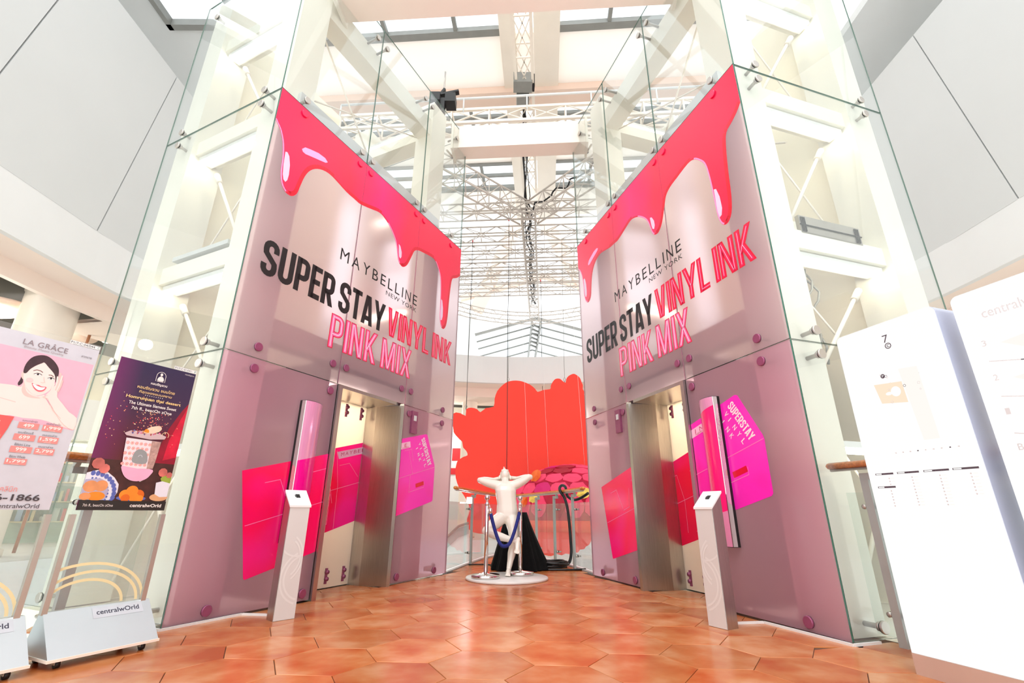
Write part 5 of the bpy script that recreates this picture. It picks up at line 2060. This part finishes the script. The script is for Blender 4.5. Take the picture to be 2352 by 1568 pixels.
MB().box(-0.11, 0.11, -0.15, 0.15, 0.0, 0.77).build('box', M['black'], P)

P = empty('cable_coil', (0.66, 8.25, 0), label='loose coil of black cable on the floor beside the draped box', cat='cable')
rs = random.Random(11)
for k in range(9):
    r0 = rs.uniform(0.18, 0.27)
    cx, cy = rs.uniform(-.05, .03), rs.uniform(-.05, .05)
    z0 = 0.016 + 0.0175 * (k // 1.6)
    pts = [(cx + r0 * math.cos(2 * PI * i / 36) * 1.05, cy + r0 * math.sin(2 * PI * i / 36), z0 + 0.01 * math.sin(4 * PI * i / 36 + k)) for i in range(36)]
    MB().tube(pts, 0.0135, 8, closed=True).build('cable_loop', M['cable'], P)
P = empty('floor_cable', (0.2, 7.75, 0), label='black cable trailing over the tiles from the draped box to the lift tower', cat='cable')
MB().tube([(0.05, 0.02, .014), (0.3, -.02, .014), (0.55, -.03, .014), (0.8, .0, .014), (0.92, .08, .014)], 0.014, 8).build('cable', M['cable'], P)
MB().tube([(-0.1, -0.0, .014), (0.2, .1, .014), (0.4, .28, .014), (0.48, .42, .03)], 0.014, 8).build('cable', M['cable'], P)
P = empty('thin_cable', (-0.7, 8.4, 0), label='thin black cable crossing the tiles towards the glass on the poster-stand side', cat='cable')
MB().tube([(0.02, 0.0, .012), (0.12, .06, .012), (0.3, .06, .012), (0.42, -.06, .012), (0.5, -.3, .012), (0.46, -.5, .012)], 0.01, 8).build('cable', M['cable'], P)
P = empty('hose', (0.79, 8.3, 0), label='thick black hose looped over the wooden handrail and hanging to the floor', cat='hose')
hz = [(0.0, 0.05, .03), (.07, -.02, .03), (.14, -.04, .07), (.175, -.04, .2), (.175, -.02, .4), (.165, 0, .65), (.14, .02, .9), (.10, .05, 1.05), (.045, .05, 1.13), (.03, .08, 1.2), (.075, .12, 1.245), (.14, .2, 1.225),
      (.17, .3, 1.14), (.2, .36, 1.07), (.3, .4, 1.02), (.42, .34, 1.05), (.55, .2, 1.14)]
path = []
for i in range(len(hz) - 1):
    p0, p1, p2, p3 = [Vector(hz[max(0, min(len(hz) - 1, i + d))]) for d in (-1, 0, 1, 2)]
    for k in range(5):
        t = k / 5
        path.append(0.5 * ((2 * p1) + (p2 - p0) * t + (2 * p0 - 5 * p1 + 4 * p2 - p3) * t * t + (3 * p1 - p0 - 3 * p2 + p3) * t ** 3))
MB().tube(path, 0.024, 12).build('hose_body', M['cable'], P)
P = empty('flare_stand_in', (-0.70, 8.38, 1.0), label='added glowing box standing in for a bright flare at the rear balustrade near the lift tower by the poster stands', cat='lamp')  # invented lamp: its glow stands in for a white flare by the rail
MB().box(-0.05, 0.05, -0.02, 0.03, -0.06, 0.05).build('housing', M['steel'], P)
MB().box(-0.04, 0.04, -0.026, -0.021, -0.05, 0.04).build('lens', M['lens'], P)
MB().cyl((0, 0.03, -0.02), (-0.02, 0.08, -0.06), 0.012, 8).build('bracket', M['steel'], P)

# ------------------------------------------------------------------ hanging red cloud board and pink dome
CLOUD = [(-1.57, 3.26), (-1.36, 3.28), (-1.22, 3.21), (-1.21, 3.39), (-1.07, 3.43), (-0.92, 3.39), (-0.83, 3.31), (-0.69, 3.42), (-0.48, 3.46), (-0.46, 3.67), (-0.39, 3.89), (-0.23, 4.07), (-0.1, 4.15), (0.04, 4.18),
         (0.16, 4.18), (0.28, 4.16), (0.48, 4.08), (0.63, 3.96), (0.7, 3.87), (0.87, 3.93), (1.04, 3.95), (1.06, 4.05), (1.1, 4.13), (1.15, 4.2), (1.21, 4.24), (1.31, 4.24), (1.38, 4.18), (1.46, 4.13), (1.49, 4.24), (1.54, 4.31),
         (1.62, 4.36), (1.71, 4.38), (1.82, 4.31), (1.87, 4.24), (1.89, 4.17), (1.93, 4.06), (1.92, 3.96), (1.96, 3.88), (1.95, 3.8), (1.99, 3.72), (2.1, 3.62), (2.3, 3.3), (2.42, 2.65), (2.40, 1.9), (2.36, 1.2), (2.3, 0.5),
         (2.08, 0.27), (2.04, 0.18), (1.95, 0.16), (1.9, 0.08), (1.82, 0.04), (1.77, -0.02), (1.67, -0.03), (1.62, -0.1), (1.53, -0.09), (1.45, -0.14), (1.32, -0.12), (1.22, -0.16), (1.11, -0.13), (0.97, -0.18), (0.83, -0.16), (0.73, -0.12),
         (0.62, -0.1), (0.3, 0.02), (-0.44, 0.30), (-0.7, 0.31), (-0.93, 0.35), (-1.06, 0.45), (-1.09, 0.65), (-1.02, 0.88), (-1.13, 1.12), (-1.26, 1.3), (-1.37, 1.5), (-1.43, 1.75), (-1.40, 2.0), (-1.34, 2.08), (-1.23, 2.15), (-1.13, 2.19),
         (-1.17, 2.3), (-1.25, 2.38), (-1.27, 2.46), (-1.29, 2.54), (-1.36, 2.60), (-1.43, 2.67), (-1.50, 2.75), (-1.53, 2.85)]
k_ = 13.2 / 12.5
CL = [(x * k_, 0.81 + (z - 0.81) * k_) for x, z in CLOUD]
P = empty('cloud_board', (0, 13.2, 0.0), label='large red cloud-shaped board hanging on wires in the atrium', cat='hanging board')
MB().prism(smooth(CL, 2), lambda a, b: (a, 0.035, b), lambda a, b: (a, -0.035, b)).build('board', M['cloud'], P)
for x, z in ((-1.22, 3.44), (-0.1, 4.2), (1.44, 4.2)):
    x, z = x * k_, 0.81 + (z - 0.81) * k_
    m = MB().tube([(x, 0, z - 0.06), (x + 0.03, 0, z + 0.03), (x, 0, z + 0.1), (x - 0.03, 0, z + 0.03), (x, 0, z - 0.06)], 0.008, 6)
    m.build('wire_hook', M['mull'], P)
    MB().cyl((x, 0, z + 0.08), (x + 0.06, 0, 9.1), 0.006, 6).build('hanging_wire', M['mull'], P)

P = empty('flower_dome', (1.52, 12.05, 0.62), label='pink dome covered in petal scales hanging in front of the red board', cat='decoration')
RX, RY, RZ = 1.45, 0.9, 1.28


def on_dome(th_, ph, k=1.0):
    return Vector((RX * k * math.sin(th_) * math.cos(ph), RY * k * math.sin(th_) * math.sin(ph), RZ * k * math.cos(th_) ** 0.6 if math.cos(th_) > 0 else 0))


m = MB()
n, rows = 48, 14
vs, fs = [], []
for r in range(rows + 1):
    for k in range(n):
        vs.append(on_dome(PI / 2 * r / rows, 2 * PI * k / n))
for r in range(rows):
    for k in range(n):
        k2 = (k + 1) % n
        fs.append((r * n + k, (r + 1) * n + k, (r + 1) * n + k2, r * n + k2))
m.add(vs, fs, 0, True)
m.build('dome_shell', M['petalgap'], P)
MB().lathe([(1.0, -0.22), (1.02, -0.22), (1.03, 0.02), (1.0, 0.02)], (0, 0, 0), 48).build('rim_band', M['cloud'], P)
P.children[-1].scale = (RX, RY, 1)
rs = random.Random(21)
rowsn = 6
for r in range(rowsn):
    th0 = PI / 2 * (r + 0.55) / rowsn
    cnt = max(4, int(22 * math.sin(th0)))
    for k in range(cnt):
        ph = 2 * PI * (k + 0.5 * (r % 2)) / cnt
        if math.sin(ph) > 0.35 and r > 1:
            continue
        dth, dph = PI / 2 / rowsn * 0.5, PI / cnt
        pts = []
        nn = 12
        for i in range(nn):
            a = 2 * PI * i / nn
            wob = 0.88 + 0.16 * math.sin(5 * a + rs.random() * 1.2) * 0.6 + rs.uniform(-.05, .05)
            pts.append((th0 + dth * 1.13 * wob * math.sin(a), ph + dph * 1.13 * wob * math.cos(a)))
        q = MB()
        top = [on_dome(min(a, PI / 2 - .01), b, 1.022) for a, b in pts]
        bot = [on_dome(min(a, PI / 2 - .01), b, 1.0) for a, b in pts]
        c = on_dome(th0, ph, 1.035)
        q.add(top + bot + [c], [(i, (i + 1) % nn, 2 * nn) for i in range(nn)] + [((i + 1) % nn, i, nn + i, nn + (i + 1) % nn) for i in range(nn)])
        u = rs.random()
        mt = 'petald' if u < 0.08 else 'petalm' if u < 0.16 else 'petalr' if u < 0.26 else 'petal'
        q.build('petal', M[mt], P)
for x, y, z, s, mt, t in ((0.10, -0.98, 0.6, 0.16, 'gold', 0.3), (0.36, -0.98, 0.05, 0.15, 'gold', 1.2), (-1.0, -0.72, 0.50, 0.13, 'gold', 0.6), (-0.95, -0.55, 1.0, 0.15, 'orange', 0.9), (0.36, -0.95, 0.95, 0.10, 'gold', 2.0), (-1.24, -0.55, 0.42, 0.13, 'orange', 1.2)):
    q = MB()
    pts = [(s * math.cos(2 * PI * i / 14) * (1 + 0.12 * math.sin(3 * i)), s * 0.7 * math.sin(2 * PI * i / 14)) for i in range(14)]
    pts = [(a * math.cos(t) - b * math.sin(t), a * math.sin(t) + b * math.cos(t)) for a, b in pts]
    q.add([(x + a, y - 0.05 + 0.25 * abs(a), z + b) for a, b in pts] + [(x + a, y - 0.03 + 0.25 * abs(a), z + b) for a, b in pts] + [(x, y - 0.1, z)],
          [(i, (i + 1) % 14, 28) for i in range(14)] + [tuple(range(14, 28))[::-1]] + [((i + 1) % 14, i, 14 + i, 14 + (i + 1) % 14) for i in range(14)])
    q.build('foil_leaf', M[mt], P)
for x, z0 in ((-1.1, 0.9), (-0.6, 1.15), (0.3, 1.2)):
    MB().cyl((x, 0, z0), (x - 0.25, 0, 8.5), 0.003, 6).build('hanging_wire', M['white'], P)

# ------------------------------------------------------------------ trusses under the roof
def box_truss(name, p, q, w_, h_, bays, mat, label, rc=0.026, rl=0.012, square=False, cat='truss', group=None, cross=False):
    p, q = Vector(p), Vector(q)
    P = empty(name, p, label=label, cat=cat, group=group)
    d = (q - p)
    u = d.normalized()
    sd = u.cross(Vector((0, 0, 1))).normalized() * w_ / 2
    up = sd.cross(u).normalized() * h_ / 2
    cs = [sd + up, -sd + up, -sd - up, sd - up]
    for c in cs:
        m = MB()
        if square:
            m.bar(c, d + c, rc * 2.4, rc * 2.4)
        else:
            m.tube([c, d + c], rc, 8)
        m.build('chord', M[mat], P)
    la = MB()
    for i in range(bays):
        a, b = d * (i / bays), d * ((i + 1) / bays)
        for j in range(4):
            c0, c1 = cs[j], cs[(j + 1) % 4]
            if cross:
                la.bar(a + c0, b + c1, rl * 1.6)
                la.bar(a + c1, b + c0, rl * 1.6)
            elif (i + j) % 2:
                la.tube([a + c0, b + c1], rl, 5, cap=False)
            else:
                la.tube([a + c1, b + c0], rl, 5, cap=False)
            if cross or i % 2 == 0:
                la.bar(a + c0, a + c1, rl * (2.6 if cross else 1.6))
    la.build('lattice', M[mat], P, kind='stuff')
    return P


box_truss('roof_truss', RT(-0.37, 5.6, 11.9), RT(-0.37, 14.2, 11.9), 0.44, 0.5, 8, 'steelw', 'cream square-tube truss running along the middle of the roof', 0.03, 0.014, True, cross=True)
box_truss('roof_truss', RT(-5.2, 9.6, 10.4), RT(4.6, 9.6, 10.4), 0.42, 0.42, 10, 'steelw', 'cream truss crossing the atrium just above the far tie beam', 0.03, 0.014, True, cross=True)
o = empty('pipe_rail', RT(-5.2, 9.3, 10.9), label='white pipe rail running above the cream cross truss', cat='pipe')
d = RT(4.6, 9.3, 10.9) - RT(-5.2, 9.3, 10.9)
m = MB().tube([(0, 0, 0), d], 0.03, 8).build('pipe', M['white'], o)
for k in range(7):
    MB().cyl(d * (k / 6), d * (k / 6) + Vector((0, 0, -0.45)), 0.02, 6).build('bracket', M['white'], o)
box_truss('lighting_truss', RT(-0.37, 12.0, 9.2), RT(-0.37, 20.0, 9.2), 0.40, 0.42, 20, 'alu', 'aluminium lighting truss running back along the centre under the roof', 0.026, 0.013)
for k, (v, z, nm) in enumerate(((11.9, 9.25, 'first'), (13.05, 9.2, 'second'), (14.4, 9.35, 'third'), (14.9, 8.95, 'fourth'), (15.95, 9.2, 'fifth'), (17.1, 9.2, 'sixth'))):
    box_truss('lighting_truss', RT(-6.0, v, z), RT(5.2, v, z), 0.36, 0.34, 22, 'alu', 'aluminium lighting truss crossing the atrium, ' + nm + ' beyond the tie beams', 0.026, 0.012, group='cross trusses under the roof')
box_truss('lighting_truss', RT(-2.7, 9.7, 9.2), RT(-0.45, 12.0, 9.2), 0.5, 0.5, 8, 'alu', 'aluminium truss slanting to the centre node from the poster-stand side', 0.026, 0.014)
box_truss('lighting_truss', RT(1.9, 9.7, 9.2), RT(-0.29, 12.0, 9.2), 0.5, 0.5, 8, 'alu', 'aluminium truss slanting to the centre node from the directory-board side', 0.026, 0.014)
# curved truss
c = RT(-0.37, 15.1, 9.1)
P = empty('curved_truss', c, label='curved aluminium truss bowing away under the roof, farthest of the lighting trusses', cat='truss')
A0, A1 = math.radians(12), math.radians(160)
for r0, z in ((4.55, 0.2), (4.95, 0.2), (4.55, -0.2), (4.95, -0.2)):
    MB().tube([(a, b, z) for a, b in arc(0, 0, r0, A0, A1, 40)], 0.024, 6).build('chord', M['alu'], P)
la = MB()
for i in range(44):
    a, b = A0 + (A1 - A0) * i / 44, A0 + (A1 - A0) * (i + 1) / 44
    z0, z1 = (0.2, -0.2) if i % 2 else (-0.2, 0.2)
    r0, r1 = (4.55, 4.95) if i % 2 else (4.95, 4.55)
    for ra in (4.55, 4.95):
        la.tube([(ra * math.cos(a), ra * math.sin(a), z0), (ra * math.cos(b), ra * math.sin(b), z1)], 0.011, 5, cap=False)
    for z in (0.2, -0.2):
        la.tube([(r0 * math.cos(a), r0 * math.sin(a), z), (r1 * math.cos(b), r1 * math.sin(b), z)], 0.011, 5, cap=False)
la.build('lattice', M['alu'], P, kind='stuff')
# black cable runs on the trusses
o = empty('cable_run', RT(-0.37, 11.6, 9.4), label='thick black cables dropping to the centre truss and running along it', cat='cable')
for s in range(5):
    rr = random.Random(40 + s)
    pts = [Vector((rr.uniform(-.06, .06) - 0.15, -1.4, 3.2)), Vector((rr.uniform(-.08, .08) - .08, -0.5, 1.2)), Vector((rr.uniform(-.1, .1), 0.1, 0.2))]
    for k in range(1, 14):
        pts.append(Vector((0.0697 * k * 0.55 + rr.uniform(-.13, .13), 0.55 * k, rr.uniform(-.12, .05))))
    MB().tube(pts, 0.022 if s < 3 else 0.014, 6).build('cable', M['cable'], o)
o = empty('cable_run', RT(1.8, 9.8, 9.35), label='black cable wound along the slanting truss from the directory-board side', cat='cable')
e = RT(-0.29, 11.95, 9.35) - RT(1.8, 9.8, 9.35)
sdv = e.normalized().cross(Vector((0, 0, 1)))
MB().tube([e * (k / 24) + sdv * 0.08 * math.sin(k * 1.1) + Vector((0, 0, 0.05 * math.cos(k * 1.7))) for k in range(25)], 0.024, 6).build('cable', M['cable'], o)
for k, (u, v, z0, z1, nm) in enumerate(((-0.95, 12.0, 9.0, -5.0, 'long plain black wire hanging down in front of the red board'), (-2.2, 13.1, 9.0, 3.5, 'black wire hanging down to the tail of the red board beside the lift tower'),
                                        (-0.05, 16.0, 9.0, 4.0, 'thin black wire ending behind the crest of the red board'))):
    o = empty('hanging_wire', RT(u, v, z0), label=nm, cat='wire')
    MB().tube([(0, 0, 0), (0.01, 0, -1.5), (-0.005, 0, -3.0), (0, 0, z1 - z0)], 0.009, 6).build('wire', M['cable'], o)
    MB().lathe([(0.005, -0.03), (0.02, -0.02), (0.02, 0.05), (0.005, 0.06)], (0, 0, 0), 8).build('clip', M['shopred'], o)
# speakers and spotlights
o = empty('loudspeaker', RT(-0.40, 9.65, 11.55), label='pair of brown-grey mesh speaker cabinets hung inside the cream roof truss', cat='speaker')
MB().box(-0.27, 0.23, -0.2, 0.16, 0.0, 0.34).build('cabinet', M['mull'], o)
MB().box(-0.18, 0.16, 0.2, 0.62, -0.02, 0.3).build('cabinet', M['mull'], o)
MB().box(0.24, 0.30, -0.1, 0.14, 0.02, 0.4).build('bracket', M['gasket'], o)
o = empty('ball_pendant', RT(-0.37, 10.75, 11.35), label='small chrome ball pendant under the cream roof truss', cat='lamp')
MB().lathe([(0.005, -0.1), (0.06, -0.085), (0.1, -0.02), (0.1, 0.02), (0.06, 0.085), (0.01, 0.1)], (0, 0, 0), 20).build('ball', M['chrome'], o)
MB().cyl((0, 0, -2.0), (0, 0, -0.09), 0.008, 6).build('wire', M['mull'], o)
MB().cyl((0, 0, 0.09), (0, 0, 0.35), 0.012, 6).build('stem', M['mull'], o)
o = empty('stage_light', (-1.66, 8.62, 10.0), label='black stage light with barn doors beside the glass lift tower', cat='lamp')
MB().box(-0.30, -0.06, -0.16, 0.14, -0.14, 0.1).build('lamp_head', M['gasket'], o)
MB().box(0.06, 0.30, -0.16, 0.14, -0.18, 0.08).build('lamp_head', M['gasket'], o)
MB().bar((-0.16, 0, 0.12), (0.36, 0, 0.26), 0.12, 0.05).bar((-0.1, 0.0, 0.14), (0.02, 0, 0.34), 0.08, 0.05).build('yoke', M['gasket'], o)
MB().box(-0.05, 0.05, -0.1, 0.1, -0.42, -0.02).build('ballast', M['velvetd'] if 'velvetd' in M else M['gasket'], o)
MB().cyl((0.0, 0, 0.3), (0, 0, 0.9), 0.02, 8).build('hook', M['steel'], o)

# ------------------------------------------------------------------ far gallery: shop fronts and an escalator seen past the towers
o = empty('shop_kiosk', (-2.25, 20.0, 0), label='white shop kiosk with red panel on the far gallery, beside the red board', cat='kiosk')
MB().box(-0.2, 0.15, 0, 0.1, 2.8, 3.3).build('red_panel', M['shopred'], o)
MB().box(-0.5, 0.3, 0.02, 0.1, 0, 4.2).build('white_panel', M['white'], o)
MB().box(-0.5, 0.3, -0.02, 0.02, 2.25, 2.5).build('red_band', M['shopred'], o)
o = empty('escalator', (-1.6, 12.6, 0), label='grey escalator edge sloping up behind the rear balustrade by the lift tower', cat='escalator')
pts = [(-0.6, 0, -0.45), (-0.2, 0, 0.0), (0.1, 0, 0.3), (0.3, 0, 0.48), (0.55, 0, 0.56)]
MB().tube(pts, 0.03, 10).build('handrail', M['mull'], o)
up_ = [(p[0], p[2] - 0.04) for p in pts]
lo_ = [(p[0], p[2] - 0.26) for p in pts]
MB().prism(up_ + lo_[::-1], lambda a, b: (a, 0.08, b), lambda a, b: (a, 0.04, b)).build('side_panel', M['railpost'], o)
sk_ = [(p[0], p[2] - 1.0) for p in pts]
MB().prism(lo_ + sk_[::-1], lambda a, b: (a, 0.16, b), lambda a, b: (a, 0.08, b)).build('skirt', M['mallwhite'], o)


def shop_front(x, y, w_, yaw, fascia, zf, back, label):
    P = empty('glazed_shop', (x, y, 0), yaw, label=label, cat='shop')
    MB().box(-w_ / 2, w_ / 2, 0.0, 0.2, zf, zf + 1.1).build('fascia', M[fascia], P)
    MB().box(-w_ / 2, w_ / 2, 0.9, 1.0, 0.0, zf).build('back_panel', M[back], P)
    n = 4
    for k in range(n + 1):
        u = -w_ / 2 + w_ * k / n
        MB().box(u - 0.05, u + 0.05, 0.0, 0.12, 0.0, zf).build('mullion', M['railpost'], P)
        if k < n:
            MB().box(u + 0.05, u + w_ / n - 0.05, 0.05, 0.062, 0.05, zf).build('glass_panel', M['railglass'], P)
            for z in (0.5, 1.0, 1.5, 2.0):
                sh = MB().box(u + 0.12, u + w_ / n - 0.12, 0.55, 0.88, z, z + 0.03).build('shelf', M['shopwood'], P)
                g = MB()
                rr = random.Random(int(k * 10 + z * 7))
                t = u + 0.16
                while t < u + w_ / n - 0.3:
                    ww, hh = rr.uniform(0.05, 0.14), rr.uniform(0.1, 0.34)
                    g.box(t, t + ww, 0.62, 0.8, z + 0.03, z + 0.03 + hh, rr.randrange(4))
                    t += ww + rr.uniform(0.03, 0.12)
                g.build('goods', [M['shopwood'], M['shopblue'], M['steel'], M['petalr']], sh, kind='stuff')
            MB().box(u + 0.2, u + w_ / n - 0.2, 0.5, 0.6, zf - 0.12, zf - 0.08).build('lamp_strip', M['tube'], P)
    return P


shop_front(-11.3, 13.3, 6.5, math.radians(40), 'white', 2.6, 'edgepale', 'bright glazed shop front across the void, seen past the poster stands')
shop_front(9.3, 14.6, 5.5, math.radians(-33), 'shopblue', 2.7, 'shopwood', 'shop front with blue-grey fascia, seen through the lift tower by the directory boards')
